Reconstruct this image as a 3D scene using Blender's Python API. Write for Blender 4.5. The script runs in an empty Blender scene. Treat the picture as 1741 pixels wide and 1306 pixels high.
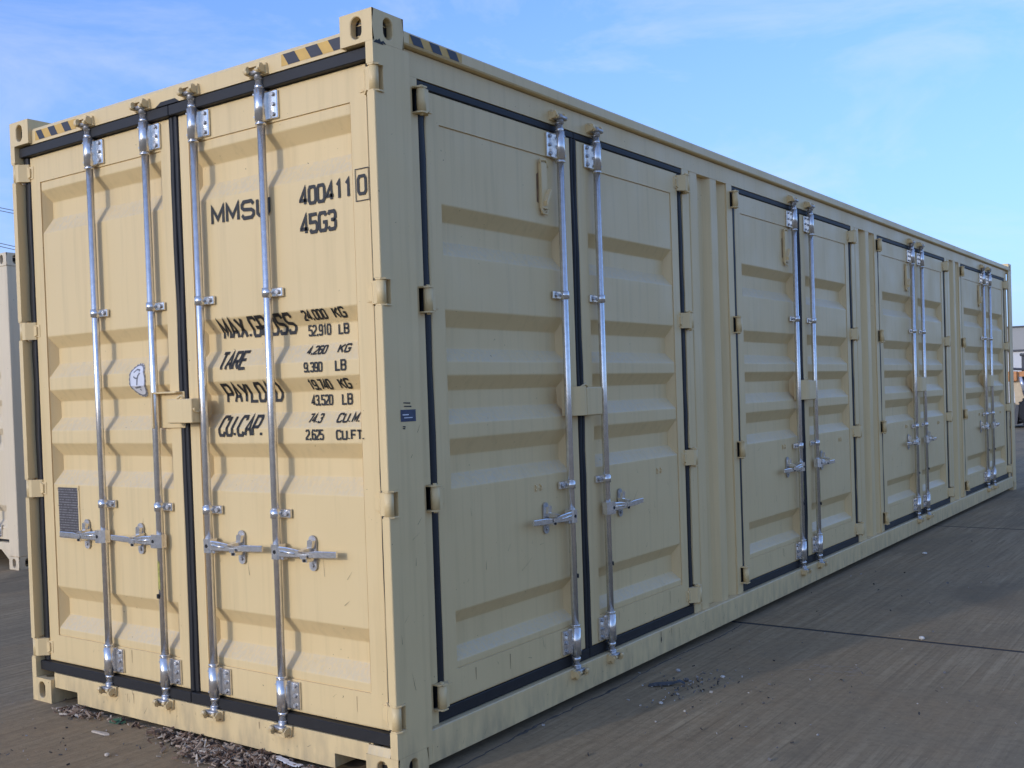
import bpy, bmesh, math, random
from mathutils import Vector, Matrix
random.seed(7)
S = bpy.context.scene
COL = S.collection
R = math.radians

# ------------------------------------------------------------------ camera
cam_d = bpy.data.cameras.new('camera')
cam = bpy.data.objects.new('camera', cam_d); COL.objects.link(cam)
_a, _b, _c = 0.631469652, -0.0187368023, -0.0340678197
f = Vector((-math.sin(_a)*math.cos(_b), math.cos(_a)*math.cos(_b), math.sin(_b)))
r = f.cross(Vector((0, 0, 1))).normalized(); u = r.cross(f)
r2 = math.cos(_c)*r + math.sin(_c)*u; u2 = -math.sin(_c)*r + math.cos(_c)*u
cam.matrix_world = Matrix(((r2.x, u2.x, -f.x, 2.61553816), (r2.y, u2.y, -f.y, -2.95151295), (r2.z, u2.z, -f.z, 1.46831566), (0, 0, 0, 1)))
cam_d.sensor_width = 36; cam_d.lens = 1811.94/1741*36
cam_d.shift_x = 44.29/1741; cam_d.shift_y = 49.87/1741
cam_d.clip_start = 0.05; cam_d.clip_end = 3000
S.camera = cam

# ------------------------------------------------------------------ light
SUN_EL, SUN_AZ = R(13.5), R(14)
w = bpy.data.worlds.new('World'); S.world = w; w.use_nodes = True
nt = w.node_tree; nt.nodes.clear()
def WN(t, **k):
    n = nt.nodes.new(t)
    for a, b in k.items(): setattr(n, a, b)
    return n
out = WN('ShaderNodeOutputWorld'); bg = WN('ShaderNodeBackground')
sky = WN('ShaderNodeTexSky', sky_type='NISHITA', sun_disc=False, sun_elevation=SUN_EL, sun_rotation=math.pi+SUN_AZ)
sky.altitude = 200; sky.air_density = 0.8; sky.dust_density = 1.2; sky.ozone_density = 5.0
bg.inputs[1].default_value = 0.15
tc = WN('ShaderNodeTexCoord'); mp = WN('ShaderNodeMapping'); mp.inputs['Location'].default_value = (0.1, 0.9, 0.2); mp.inputs['Scale'].default_value = (1.8, 1.2, 4.2); mp.inputs['Rotation'].default_value = (0.0, 0.35, 0.4)
nz = WN('ShaderNodeTexNoise'); nz.inputs['Scale'].default_value = 2.3; nz.inputs['Detail'].default_value = 9; nz.inputs['Roughness'].default_value = 0.62; nz.inputs['Distortion'].default_value = 0.6
rp = WN('ShaderNodeValToRGB'); rp.color_ramp.elements[0].position = 0.46; rp.color_ramp.elements[1].position = 0.72
rp.color_ramp.elements[0].color = (0, 0, 0, 1); rp.color_ramp.elements[1].color = (0.34, 0.34, 0.34, 1)
mx = WN('ShaderNodeMixRGB'); mx.inputs[2].default_value = (2.4, 2.6, 2.9, 1)
L = nt.links.new
L(tc.outputs['Generated'], mp.inputs['Vector']); L(mp.outputs[0], nz.inputs['Vector']); L(nz.outputs['Fac'], rp.inputs[0])
veil = WN('ShaderNodeMixRGB'); veil.inputs[2].default_value = (1.02, 1.40, 2.35, 1)   # thin even high haze
sxy = WN('ShaderNodeSeparateXYZ'); L(tc.outputs['Generated'], sxy.inputs[0])
vr = WN('ShaderNodeMapRange'); vr.inputs[1].default_value = 0.0; vr.inputs[2].default_value = 0.38; vr.inputs[3].default_value = 0.72; vr.inputs[4].default_value = 0.12
L(sxy.outputs['Z'], vr.inputs[0]); L(vr.outputs[0], veil.inputs[0])
L(sky.outputs[0], veil.inputs[1]); L(rp.outputs[0], mx.inputs[0]); L(veil.outputs[0], mx.inputs[1]); tint = WN('ShaderNodeMixRGB', blend_type='MULTIPLY'); tint.inputs[0].default_value = 1.0; tint.inputs[2].default_value = (0.95, 0.905, 0.96, 1)
L(mx.outputs[0], tint.inputs[1]); L(tint.outputs[0], bg.inputs[0]); L(bg.outputs[0], out.inputs[0])
sl = bpy.data.lights.new('sun', 'SUN'); sl.energy = 0.42; sl.angle = R(1.5); sl.color = (1.0, 0.96, 0.91)
sun = bpy.data.objects.new('sun', sl); COL.objects.link(sun)
sd = Vector((-math.sin(SUN_AZ)*math.cos(SUN_EL), -math.cos(SUN_AZ)*math.cos(SUN_EL), math.sin(SUN_EL)))
sun.rotation_euler = sd.to_track_quat('Z', 'Y').to_euler(); sun.location = sd*40
S.view_settings.view_transform = 'Standard'; S.view_settings.look = 'None'
S.view_settings.gamma = 1; S.view_settings.use_curve_mapping = False
S.view_settings.exposure = 1.40

# ------------------------------------------------------------------ materials
class M:
    """small node helper"""
    def __init__(s, name, rough=0.5, metal=0.0, spec=0.5):
        s.m = bpy.data.materials.new(name); s.m.use_nodes = True
        s.t = s.m.node_tree; s.b = s.t.nodes['Principled BSDF']
        s.b.inputs['Roughness'].default_value = rough; s.b.inputs['Metallic'].default_value = metal
        s.b.inputs['Specular IOR Level'].default_value = spec
    def n(s, t, **k):
        x = s.t.nodes.new(t)
        for a, b in k.items(): setattr(x, a, b)
        return x
    def l(s, a, b): s.t.links.new(a, b)
    def pos(s, scale=(1, 1, 1), rot=(0, 0, 0)):
        g = s.n('ShaderNodeNewGeometry'); m = s.n('ShaderNodeMapping'); m.inputs['Scale'].default_value = scale; m.inputs['Rotation'].default_value = rot
        s.l(g.outputs['Position'], m.inputs['Vector']); return m.outputs[0]
    def noise(s, scale=(1, 1, 1), sc=5, det=4, ro=0.55, dist=0, rot=(0, 0, 0)):
        x = s.n('ShaderNodeTexNoise'); x.inputs['Scale'].default_value = sc; x.inputs['Detail'].default_value = det
        x.inputs['Roughness'].default_value = ro; x.inputs['Distortion'].default_value = dist
        s.l(s.pos(scale, rot), x.inputs['Vector']); return x.outputs['Fac']
    def ramp(s, src, stops):
        x = s.n('ShaderNodeValToRGB'); e = x.color_ramp.elements
        while len(e) < len(stops): e.new(0.5)
        for i, (p, c) in enumerate(stops):
            e[i].position = p; e[i].color = (c, c, c, 1) if not isinstance(c, tuple) else (*c, 1)
        s.l(src, x.inputs[0]); return x.outputs[0]
    def mix(s, fac, a, b, mode='MIX'):
        x = s.n('ShaderNodeMixRGB', blend_type=mode)
        for i, v in enumerate((fac, a, b)):
            if hasattr(v, 'links') or hasattr(v, 'is_output'): s.l(v, x.inputs[i])
            elif isinstance(v, tuple): x.inputs[i].default_value = (*v, 1)
            else: x.inputs[i].default_value = v
        return x.outputs[0]
    def math(s, op, a, b=0.0):
        x = s.n('ShaderNodeMath', operation=op)
        for i, v in enumerate((a, b)):
            if hasattr(v, 'is_output'): s.l(v, x.inputs[i])
            else: x.inputs[i].default_value = v
        return x.outputs[0]
    def color(s, c):
        if isinstance(c, tuple): s.b.inputs['Base Color'].default_value = (*c, 1)
        else: s.l(c, s.b.inputs['Base Color'])
        return s
    def bump(s, h, strength=0.2, dist=0.002):
        x = s.n('ShaderNodeBump'); x.inputs['Strength'].default_value = strength; x.inputs['Distance'].default_value = dist
        s.l(h, x.inputs['Height']); s.l(x.outputs[0], s.b.inputs['Normal']); return s

def paint_mat(name, base, rough=0.42, dustc=(0.62, 0.51, 0.34), dust=0.75):
    m = M(name, rough=rough, spec=0.3)
    big = m.noise(sc=1.1, det=3)
    c = m.mix(m.ramp(big, [(0.3, 0.0), (0.7, 0.6)]), base, tuple(x*0.93 for x in base))
    # vertical faint grime
    g = m.noise(scale=(14, 14, 0.7), sc=2.0, det=5)
    c = m.mix(m.ramp(g, [(0.50, 0.0), (0.8, 0.42)]), c, tuple(x*0.72 for x in base))
    # dust lying on faces that look up
    geo = m.n('ShaderNodeNewGeometry'); sx = m.n('ShaderNodeSeparateXYZ'); m.l(geo.outputs['True Normal'], sx.inputs[0])
    up = m.ramp(sx.outputs['Z'], [(0.25, 0.0), (0.42, 1.0)])
    st = m.noise(scale=(60, 60, 3), sc=1.5, det=5, ro=0.7, rot=(0, 0.12, 0))
    st2 = m.noise(scale=(1, 1, 1), sc=2.5, det=3)
    dd = m.math('MULTIPLY', m.math('MULTIPLY', up, m.ramp(st, [(0.42, 0.15), (0.56, 1.0)])), m.ramp(st2, [(0.3, dust*0.45), (0.65, dust)]))
    c = m.mix(dd, c, dustc)
    # chips and rust specks
    sp = m.noise(sc=55, det=2)
    lowz = m.n('ShaderNodeSeparateXYZ'); m.l(geo.outputs['Position'], lowz.inputs[0])
    low = m.ramp(lowz.outputs['Z'], [(0.0, 1.0), (0.25, 0.0)])
    thr = m.math('ADD', sp, m.math('MULTIPLY', low, 0.035))
    c = m.mix(m.ramp(thr, [(0.755, 0.0), (0.78, 0.8)]), c, (0.10, 0.06, 0.03))
    # splash dirt near the ground
    sdn = m.noise(scale=(6, 6, 2), sc=3, det=5)
    c = m.mix(m.math('MULTIPLY', low, m.ramp(sdn, [(0.4, 0.0), (0.7, 0.55)])), c, (0.22, 0.18, 0.13))
    m.color(c)
    rr = m.noise(sc=3, det=5)
    m.l(m.ramp(rr, [(0.3, rough-0.06), (0.7, rough+0.10)]), m.b.inputs['Roughness'])
    h1 = m.noise(sc=3.0, det=2); h2 = m.noise(sc=240, det=2)
    m.bump(m.math('ADD', m.math('MULTIPLY', h1, 5.0), m.math('MULTIPLY', h2, 0.08)), 0.35, 0.004)
    return m.m

PAINT = paint_mat('beige_paint', (0.76, 0.560, 0.275))
CREAM = paint_mat('cream_paint', (0.74, 0.60, 0.40), dust=0.3)
def simple(name, c, rough=0.5, metal=0.0, var=0.25, sc=12, spec=0.5, bump=0.0, bsc=60):
    m = M(name, rough=rough, metal=metal, spec=spec)
    nn = m.noise(sc=sc, det=5)
    m.color(m.mix(m.ramp(nn, [(0.3, 0.0), (0.7, 1.0)]), c, tuple(x*(1-var) for x in c)))
    if bump: m.bump(m.noise(sc=bsc, det=3), bump, 0.002)
    return m.m
RUBBER = simple('black_rubber', (0.010, 0.0085, 0.008), rough=0.62, var=0.35, sc=20, bump=0.3)
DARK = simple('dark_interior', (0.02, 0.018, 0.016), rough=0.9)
ZINC = simple('galvanised_steel', (0.86, 0.82, 0.76), rough=0.22, metal=0.82, var=0.2, sc=45, bump=0.12, bsc=120)
ZINC2 = simple('dull_zinc_steel', (0.60, 0.58, 0.56), rough=0.42, metal=0.65, var=0.45, sc=30, bump=0.25, bsc=90)
BLACK = simple('black_lettering', (0.030, 0.027, 0.022), rough=0.6, var=0.6, sc=120)
YELLOW = simple('yellow_tape', (0.72, 0.42, 0.08), rough=0.5, var=0.2)
TAPEBLACK = simple('black_tape', (0.030, 0.026, 0.030), rough=0.45)
WHITE = simple('white_vinyl', (0.74, 0.73, 0.74), rough=0.4, var=0.1)
GREYINK = simple('grey_ink', (0.20, 0.20, 0.21), rough=0.5)
BLUE = simple('blue_label', (0.045, 0.055, 0.11), rough=0.4, var=0.5, sc=60)
RUST = simple('rust_stain', (0.30, 0.17, 0.08), rough=0.8, var=0.5, sc=40)
def plate_mat():
    m = M('etched_plate', rough=0.4, metal=0.6)
    g = m.n('ShaderNodeNewGeometry'); s = m.n('ShaderNodeSeparateXYZ'); m.l(g.outputs['Position'], s.inputs[0])
    rows = m.math('SINE', m.math('MULTIPLY', s.outputs['Z'], 2*math.pi/0.0125))
    nn = m.noise(scale=(90, 90, 20), sc=2, det=2)
    t = m.math('MULTIPLY', m.ramp(rows, [(0.1, 0.0), (0.5, 1.0)]), m.ramp(nn, [(0.42, 0.0), (0.5, 1.0)]))
    m.color(m.mix(t, (0.12, 0.105, 0.10), (0.30, 0.28, 0.27)))
    return m.m
PLATE = plate_mat()

def concrete():
    m = M('brushed_concrete', rough=0.9, spec=0.22)
    a = m.noise(sc=0.55, det=4); b = m.noise(sc=2.3, det=6, ro=0.6)
    c = m.mix(m.ramp(a, [(0.35, 0.0), (0.65, 1.0)]), (0.298, 0.215, 0.119), (0.262, 0.199, 0.119))
    c = m.mix(m.ramp(b, [(0.45, 0.0), (0.7, 0.6)]), c, (0.332, 0.224, 0.117))
    st = m.noise(scale=(14, 0.45, 1), sc=1.7, det=7, ro=0.7, rot=(0, 0, 0.03))
    pa = m.ramp(m.noise(sc=0.8, det=3), [(0.38, 0.25), (0.6, 1.0)])
    c = m.mix(m.math('MULTIPLY', pa, m.ramp(st, [(0.42, 0.0), (0.52, 0.3), (0.66, 0.9)])), c, (0.445, 0.339, 0.200))
    st2 = m.noise(scale=(38, 0.8, 1), sc=1.3, det=5, ro=0.65)
    c = m.mix(m.math('MULTIPLY', pa, m.ramp(st2, [(0.36, 0.5), (0.48, 0.0)])), c, (0.153, 0.107, 0.061))
    stain = m.noise(scale=(1, 0.6, 1), sc=1.1, det=6, dist=0.9)
    c = m.mix(m.ramp(stain, [(0.52, 0.0), (0.66, 0.55)]), c, (0.180, 0.138, 0.084))
    mot = m.noise(sc=22, det=4, ro=0.7)
    c = m.mix(m.ramp(mot, [(0.35, 0.30), (0.55, 0.0)]), c, (0.141, 0.102, 0.060))
    sp = m.noise(sc=70, det=2)
    c = m.mix(m.ramp(sp, [(0.69, 0.0), (0.74, 0.6)]), c, (0.490, 0.398, 0.249))
    c = m.mix(m.ramp(sp, [(0.26, 0.6), (0.31, 0.0)]), c, (0.070, 0.051, 0.031))
    # old tyre marks curving over the slabs
    wv = m.noise(scale=(1.2, 0.12, 1), sc=2.0, det=4, dist=0.3, rot=(0, 0, 0.5))
    c = m.mix(m.ramp(wv, [(0.60, 0.0), (0.68, 0.35), (0.72, 0.0)]), c, (0.117, 0.086, 0.054))
    m.color(c)
    h = m.math('ADD', m.math('MULTIPLY', st2, 0.5), m.math('MULTIPLY', m.noise(sc=120, det=4), 0.6))
    m.bump(h, 0.5, 0.006)
    return m.m
CONC = concrete()
SCUFF = simple('scuff', (0.26, 0.19, 0.11), rough=0.7, var=0.6, sc=80)
SLEEVE = simple('yellow_sleeve', (0.55, 0.47, 0.10), rough=0.5, var=0.5, sc=90)
JOINT = simple('joint_dirt', (0.035, 0.030, 0.026), rough=0.95)

# ------------------------------------------------------------------ mesh helpers
class B:
    def __init__(s): s.bm = bmesh.new(); s.mats = []; s.mi = 0
    def mat(s, m):
        if m not in s.mats: s.mats.append(m)
        s.mi = s.mats.index(m); return s
    def _tag(s, fs, smooth=False):
        for q in fs: q.material_index = s.mi; q.smooth = smooth
    def quad(s, pts, smooth=False):
        q = s.bm.faces.new([s.bm.verts.new(p) for p in pts]); s._tag([q], smooth); return q
    def box(s, x0, x1, y0, y1, z0, z1, bev=0.0, seg=1):
        v = [s.bm.verts.new(p) for p in ((x0, y0, z0), (x1, y0, z0), (x1, y1, z0), (x0, y1, z0), (x0, y0, z1), (x1, y0, z1), (x1, y1, z1), (x0, y1, z1))]
        fs = [s.bm.faces.new([v[i] for i in q]) for q in ((3, 2, 1, 0), (4, 5, 6, 7), (0, 1, 5, 4), (1, 2, 6, 5), (2, 3, 7, 6), (3, 0, 4, 7))]
        s._tag(fs)
        if bev:
            es = list({e for q in fs for e in q.edges})
            r = bmesh.ops.bevel(s.bm, geom=es, offset=bev, segments=seg, affect='EDGES', profile=0.5)
            s._tag(r['faces'], False)
        return s
    def prism(s, poly, axis, a, b, smooth=False):
        """poly: 2-D points in the two other axes (in x,y,z order)"""
        def P(p, t):
            q = list(p); q.insert(axis, t); return q
        A = [s.bm.verts.new(P(p, a)) for p in poly]; Bv = [s.bm.verts.new(P(p, b)) for p in poly]
        n = len(poly); fs = [s.bm.faces.new(A[::-1]), s.bm.faces.new(Bv)]
        s._tag(fs)
        g = [s.bm.faces.new((A[i], A[(i+1) % n], Bv[(i+1) % n], Bv[i])) for i in range(n)]
        s._tag(g, smooth); return s
    def tube(s, pts, r, seg=14, cap=True):
        pts = [Vector(p) for p in pts]; rs = r if isinstance(r, (list, tuple)) else [r]*len(pts)
        rings = []; up = None
        for i, p in enumerate(pts):
            d = (pts[min(i+1, len(pts)-1)] - pts[max(i-1, 0)])
            if d.length < 1e-9: d = Vector((0, 0, 1))
            d.normalize()
            a = up if up is not None else (Vector((1, 0, 0)) if abs(d.x) < 0.9 else Vector((0, 1, 0)))
            a = (a - d*a.dot(d)).normalized(); up = a; b = d.cross(a)
            rings.append([s.bm.verts.new(p + (a*math.cos(2*math.pi*k/seg) + b*math.sin(2*math.pi*k/seg))*rs[i]) for k in range(seg)])
        for i in range(len(rings)-1):
            s._tag([s.bm.faces.new((rings[i][k], rings[i][(k+1) % seg], rings[i+1][(k+1) % seg], rings[i+1][k])) for k in range(seg)], True)
        if cap: s._tag([s.bm.faces.new(rings[0][::-1]), s.bm.faces.new(rings[-1])])
        return s
    def mesh(s, name, recalc=True):
        if recalc: bmesh.ops.recalc_face_normals(s.bm, faces=s.bm.faces)
        me = bpy.data.meshes.new(name); s.bm.to_mesh(me); s.bm.free()
        for m in s.mats: me.materials.append(m)
        return me

ROT = {False: Matrix.Identity(4), True: Matrix.Rotation(math.pi/2, 4, 'Z')}
WORLD = {}
def put(name, me, parent=None, loc=(0, 0, 0), side=False, label=None, cat=None, group=None, kind=None, mat=None):
    """side=True: the mesh is laid out for the long side (u along the wall, depth inward)"""
    o = bpy.data.objects.new(name, me); COL.objects.link(o)
    wm = (mat if mat is not None else ROT[side] @ Matrix.Translation(loc))
    if parent is not None:
        o.parent = parent; o.matrix_parent_inverse = WORLD[parent.name].inverted()
    o.matrix_basis = wm; WORLD[o.name] = wm
    for k, v in (('label', label), ('category', cat), ('group', group), ('kind', kind)):
        if v: o[k] = v
    return o
def empty(name, loc, **k): return put(name, None, loc=loc, **k)

# ------------------------------------------------------------------ ground
PJ = [3.25 + 4.95*k for k in range(-9, 14)]
XJ = [-45, -32.5, -20, -7.5, 5, 17.5, 30]
g = B().mat(CONC).box(-900, 900, -900, 1200, -0.6, -0.035)
ground = put('ground', g.mesh('ground'), label='flat paved yard reaching the horizon', kind='structure')
jf = B().mat(JOINT).box(XJ[0], XJ[-1], PJ[0], PJ[-1], -0.034, -0.0012)
put('joint_filler', jf.mesh('joint_filler'), ground)
sl_me = {}
for i in range(len(PJ)-1):
    for j in range(len(XJ)-1):
        w0, h0 = XJ[j+1]-XJ[j]-0.032, PJ[i+1]-PJ[i]-0.042
        if 'a' not in sl_me:
            b = B().mat(CONC)
            # 4 x 4 worn top with arrised edges
            b.box(-w0/2, w0/2, -h0/2, h0/2, -0.2, 0.0, bev=0.0011)
            sl_me['a'] = b.mesh('concrete_slab')
        o = put('concrete_slab', sl_me['a'], ground, loc=((XJ[j]+XJ[j+1])/2, (PJ[i]+PJ[i+1])/2, 0.0))

# ------------------------------------------------------------------ container helpers
RU = 0.022                                   # width of the sloping recess ends
DEP = 0.045                                  # recess depth
REC_END = [(2.334, 2.411, 2.490, 2.547), (1.618, 1.688, 1.765, 1.823), (1.356, 1.418, 1.500, 1.557), (1.090, 1.158, 1.232, 1.293), (0.370, 0.433, 0.515, 0.580)]
REC_SIDE = [(2.030, 2.092, 2.172, 2.232), (1.602, 1.656, 1.743, 1.810), (1.350, 1.408, 1.486, 1.546), (1.090, 1.144, 1.219, 1.289), (0.392, 0.437, 0.533, 0.593)]
PN = 0.004                                   # panel sits this deep behind the door frame

def depth_at(u, z, pl, pr, recs, y0):
    """door surface (depth) at a point"""
    if not (pl <= u <= pr): return y0
    d = 0.0
    for a, b, c, e in recs:
        if a < z < e:
            dz = DEP*min((z-a)/(b-a), (e-z)/(e-c), 1.0)
            du = DEP*min((u-pl)/RU, (pr-u)/RU, 1.0)
            d = min(dz, du)
    return y0 + PN + d

def door_mesh(name, u0, u1, z0, z1, pl, pr, pz0, pz1, recs, y0, mat=None):
    b = B().mat(mat or PAINT)
    v = lambda x, y, z: b.bm.verts.new((x, y, z))
    G = 0.005
    # frame front with a rectangular opening, chamfered outer edge
    c = 0.004
    o = [(u0+c, z0+c), (u1-c, z0+c), (u1-c, z1-c), (u0+c, z1-c)]
    i = [(pl-G, pz0-G), (pr+G, pz0-G), (pr+G, pz1+G), (pl-G, pz1+G)]
    e = [(u0, z0), (u1, z0), (u1, z1), (u0, z1)]
    V = lambda L_, y: [v(x, y, z) for x, z in L_]
    vo, vi, ve, vb = V(o, y0), V(i, y0), V(e, y0+c), V(e, y0+0.05)
    for k in range(4):
        n = (k+1) % 4
        for q in ((vo[k], vo[n], vi[n], vi[k]), (ve[k], ve[n], vo[n], vo[k]), (vb[k], vb[n], ve[n], ve[k])): b._tag([b.bm.faces.new(q)])
    # groove round the panel
    vg = V(i, y0+PN+0.003); ip = [(pl, pz0), (pr, pz0), (pr, pz1), (pl, pz1)]
    vg2 = V(ip, y0+PN+0.003); vp = V(ip, y0+PN)
    for k in range(4):
        n = (k+1) % 4
        for q in ((vi[k], vi[n], vg[n], vg[k]), (vg[k], vg[n], vg2[n], vg2[k]), (vg2[k], vg2[n], vp[n], vp[k])): b._tag([b.bm.faces.new(q)])
    # corrugated panel
    y = y0+PN; yd = y+DEP
    zs = pz0
    for a, bb, cc, ee in sorted(recs):
        b.quad([(pl, y, zs), (pr, y, zs), (pr, y, a), (pl, y, a)])
        A = [(pl, y, a), (pr, y, a), (pr, y, ee), (pl, y, ee)]
        I = [(pl+RU, yd, bb), (pr-RU, yd, bb), (pr-RU, yd, cc), (pl+RU, yd, cc)]
        for k in range(4):
            n = (k+1) % 4; b.quad([A[k], A[n], I[n], I[k]])
        b.quad(I)
        zs = ee
    b.quad([(pl, y, zs), (pr, y, zs), (pr, y, pz1), (pl, y, pz1)])
    bmesh.ops.remove_doubles(b.bm, verts=b.bm.verts, dist=0.0004)
    # slightly rolled bends
    es = [q for q in b.bm.edges if len(q.link_faces) == 2 and 0.2 < q.calc_face_angle(0) < 0.9 and q.calc_length() > 0.05]
    r = bmesh.ops.bevel(b.bm, geom=es, offset=0.004, segments=2, affect='EDGES', profile=0.5)
    b.quad([(u0, y0+0.05, z0), (u0, y0+0.05, z1), (u1, y0+0.05, z1), (u1, y0+0.05, z0)])
    bmesh.ops.remove_doubles(b.bm, verts=b.bm.verts, dist=0.0002)
    return b.mesh(name)

def stadium(n, w, h):
    pts = []
    for k in range(n):
        a = 2*math.pi*k/n
        x, z = math.cos(a)*w/2, math.sin(a)*w/2
        z += (h-w)/2*(1 if math.sin(a) > 1e-6 else (-1 if math.sin(a) < -1e-6 else 0))
        pts.append((x, z))
    return pts

def casting_mesh(X, Y, Z, sx, sy, mat=PAINT, top=True):
    """corner casting occupying 0..X, 0..Y, 0..Z mirrored by sx, sy; open holes on the outer end, outer side and one cap"""
    b = B().mat(mat)
    def face(o, eu, ev, en, w, h, hw, hh):
        o, eu, ev, en = Vector(o), Vector(eu), Vector(ev), Vector(en)
        c = o + eu*w/2 + ev*h/2
        if hw == 0:
            b.quad([o, o+eu*w, o+eu*w+ev*h, o+ev*h]); return
        N = 32; st = stadium(N, hw, hh); inn = []; ou = []; back = []
        for (x, z) in st:
            inn.append(c+eu*x+ev*z)
            k = min((w/2-0.0001)/max(abs(x), 1e-6), (h/2-0.0001)/max(abs(z), 1e-6)); ou.append(c+eu*x*k+ev*z*k)
            back.append(c+eu*x+ev*z+en*0.03)
        ch = 0.003
        A = [b.bm.verts.new(p) for p in ou]; I = [b.bm.verts.new(c+(p-c)*(1+ch/((p-c).length))) for p in inn]
        J = [b.bm.verts.new(p+en*ch) for p in inn]; K = [b.bm.verts.new(p) for p in back]
        for k in range(N):
            n = (k+1) % N
            for P, Q in ((A, I), (I, J), (J, K)): b._tag([b.bm.faces.new((P[k], P[n], Q[n], Q[k]))])
        # corners
        for su in (-1, 1):
            for sv in (-1, 1):
                cn = c+eu*su*w/2+ev*sv*h/2
                near = sorted(range(N), key=lambda k: (ou[k]-cn).length)[:2]
                b.quad([cn, ou[near[0]], ou[near[1]]] if True else [])
    face((0, 0, 0), (1, 0, 0), (0, 0, 1), (0, 1, 0), X, Z, 0.054, 0.082)
    face((0, Y, 0), (1, 0, 0), (0, 0, 1), (0, -1, 0), X, Z, 0, 0)
    face((0, 0, 0), (0, 1, 0), (0, 0, 1), (1, 0, 0), Y, Z, 0.052, 0.080)
    face((X, 0, 0), (0, 1, 0), (0, 0, 1), (-1, 0, 0), Y, Z, 0, 0)
    face((0, 0, Z), (1, 0, 0), (0, 1, 0), (0, 0, -1), X, Y, 0.062, 0.110)
    face((0, 0, 0), (1, 0, 0), (0, 1, 0), (0, 0, 1), X, Y, 0.062, 0.110)
    b.mat(DARK).box(0.033, X-0.01, 0.033, Y-0.01, 0.033, Z-0.033); b.mat(mat)  # near-black block stands in for the shade inside the hollow casting
    for q in b.bm.verts:
        q.co.x *= sx; q.co.y *= sy
    if sx*sy < 0: bmesh.ops.reverse_faces(b.bm, faces=b.bm.faces)
    bmesh.ops.remove_doubles(b.bm, verts=b.bm.verts, dist=0.0003)
    es = [q for q in b.bm.edges if len(q.link_faces) == 2 and q.calc_face_angle(0) > 1.4 and all(abs(abs(vv.co.x)-t) < 1e-3 or True for vv in q.verts for t in (0,)) and (q.calc_length() > 0.1)]
    try: bmesh.ops.bevel(b.bm, geom=es, offset=0.008, segments=3, affect='EDGES', profile=0.5)
    except Exception: pass
    return b.mesh('corner_casting', recalc=False)

# ---- hardware (built once, shared)
def hw_hinge(s):
    """s=+1: knuckle on the left, leaf runs right over the door. origin: knuckle centre, surface of door at y=0.03"""
    b = B().mat(PAINT)
    b.tube([(0, 0, -0.045), (0, 0, 0.045)], 0.0185, 16)
    b.tube([(0, 0, -0.058), (0, 0, 0.058)], 0.008, 10)
    # leaf: a bent plate with tapering end
    t = 0.0
    for (za, zb, xe) in ((-0.043, 0.043, 0.070),):
        prof = [(0.004, -0.016), (0.030, -0.012), (xe-0.012, 0.014), (xe, 0.0235), (xe, 0.031), (0.028, 0.031), (0.0, 0.014)]
        b.prism([(x*s, y) for x, y in prof], 2, za, zb)
    b.prism([(0.022*s, -0.041), (0.050*s, -0.036), (0.084*s, -0.020), (0.084*s, 0.020), (0.050*s, 0.036), (0.022*s, 0.041)], 1, 0.0175, 0.031)
    # ears
    b.prism([(x*s, y) for x, y in ((xe-0.02, 0.020), (xe+0.028, 0.0275), (xe+0.028, 0.031), (xe-0.02, 0.031))], 2, -0.030, 0.030)
    # lugs on the post
    for zz in (-0.0515, 0.0455):
        b.prism([(x*s, y) for x, y in ((-0.026, 0.0), (-0.014, -0.0195), (0.014, -0.0195), (0.019, 0.0), (0.014, 0.016), (-0.026, 0.03))], 2, zz, zz+0.006)
    return b.mesh('hinge')
HINGE = {1: hw_hinge(1), -1: hw_hinge(-1)}

def hw_bearing(s, up):
    """long end bearing of the lock rod; rod axis at origin, flange goes to side s; surface at y=0.03"""
    b = B().mat(ZINC)
    b.tube([(0, 0, -0.064), (0, 0, 0.064)], 0.0245, 20)
    b.tube([(0, 0, -0.078*up), (0, 0, -0.070*up)], 0.0235, 20)
    b.tube([(0, 0, -0.070*up), (0, 0, -0.064*up)], [0.019, 0.019], 16)
    b.box(min(0, s*0.078), max(0, s*0.078), 0.017, 0.030, -0.056, 0.056, bev=0.003)
    b.box(-0.024, 0.024, 0.0, 0.030, -0.060, 0.060, bev=0.002)
    b.mat(ZINC2)
    for zz in (-0.040, 0.0, 0.040):
        b.tube([(s*0.056, 0.017, zz), (s*0.056, 0.009, zz)], 0.0085, 6)
    b.tube([(-s*0.020, -0.012, 0.045), (-s*0.020, -0.018, 0.045)], 0.004, 8); b.tube([(-s*0.020, -0.012, -0.045), (-s*0.020, -0.018, -0.045)], 0.004, 8)
    return b.mesh('rod_bearing')
def hw_guide(s):
    b = B().mat(ZINC)
    b.tube([(0, 0, -0.018), (0, 0, 0.018)], 0.0225, 18)
    b.box(-0.0215, 0.0215, 0.0, 0.030, -0.018, 0.018, bev=0.002)
    b.box(min(0, s*0.066), max(0, s*0.066), 0.016, 0.030, -0.018, 0.018, bev=0.003)
    b.mat(ZINC2)
    b.tube([(s*0.047, 0.016, 0), (s*0.047, 0.006, 0)], 0.0095, 6)
    b.tube([(s*0.028, 0.016, 0), (s*0.028, 0.011, 0)], 0.0045, 8)
    b.box(-s*0.030-0.006, -s*0.030+0.006, 0.018, 0.030, -0.014, 0.014, bev=0.002)
    return b.mesh('rod_guide')
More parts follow.
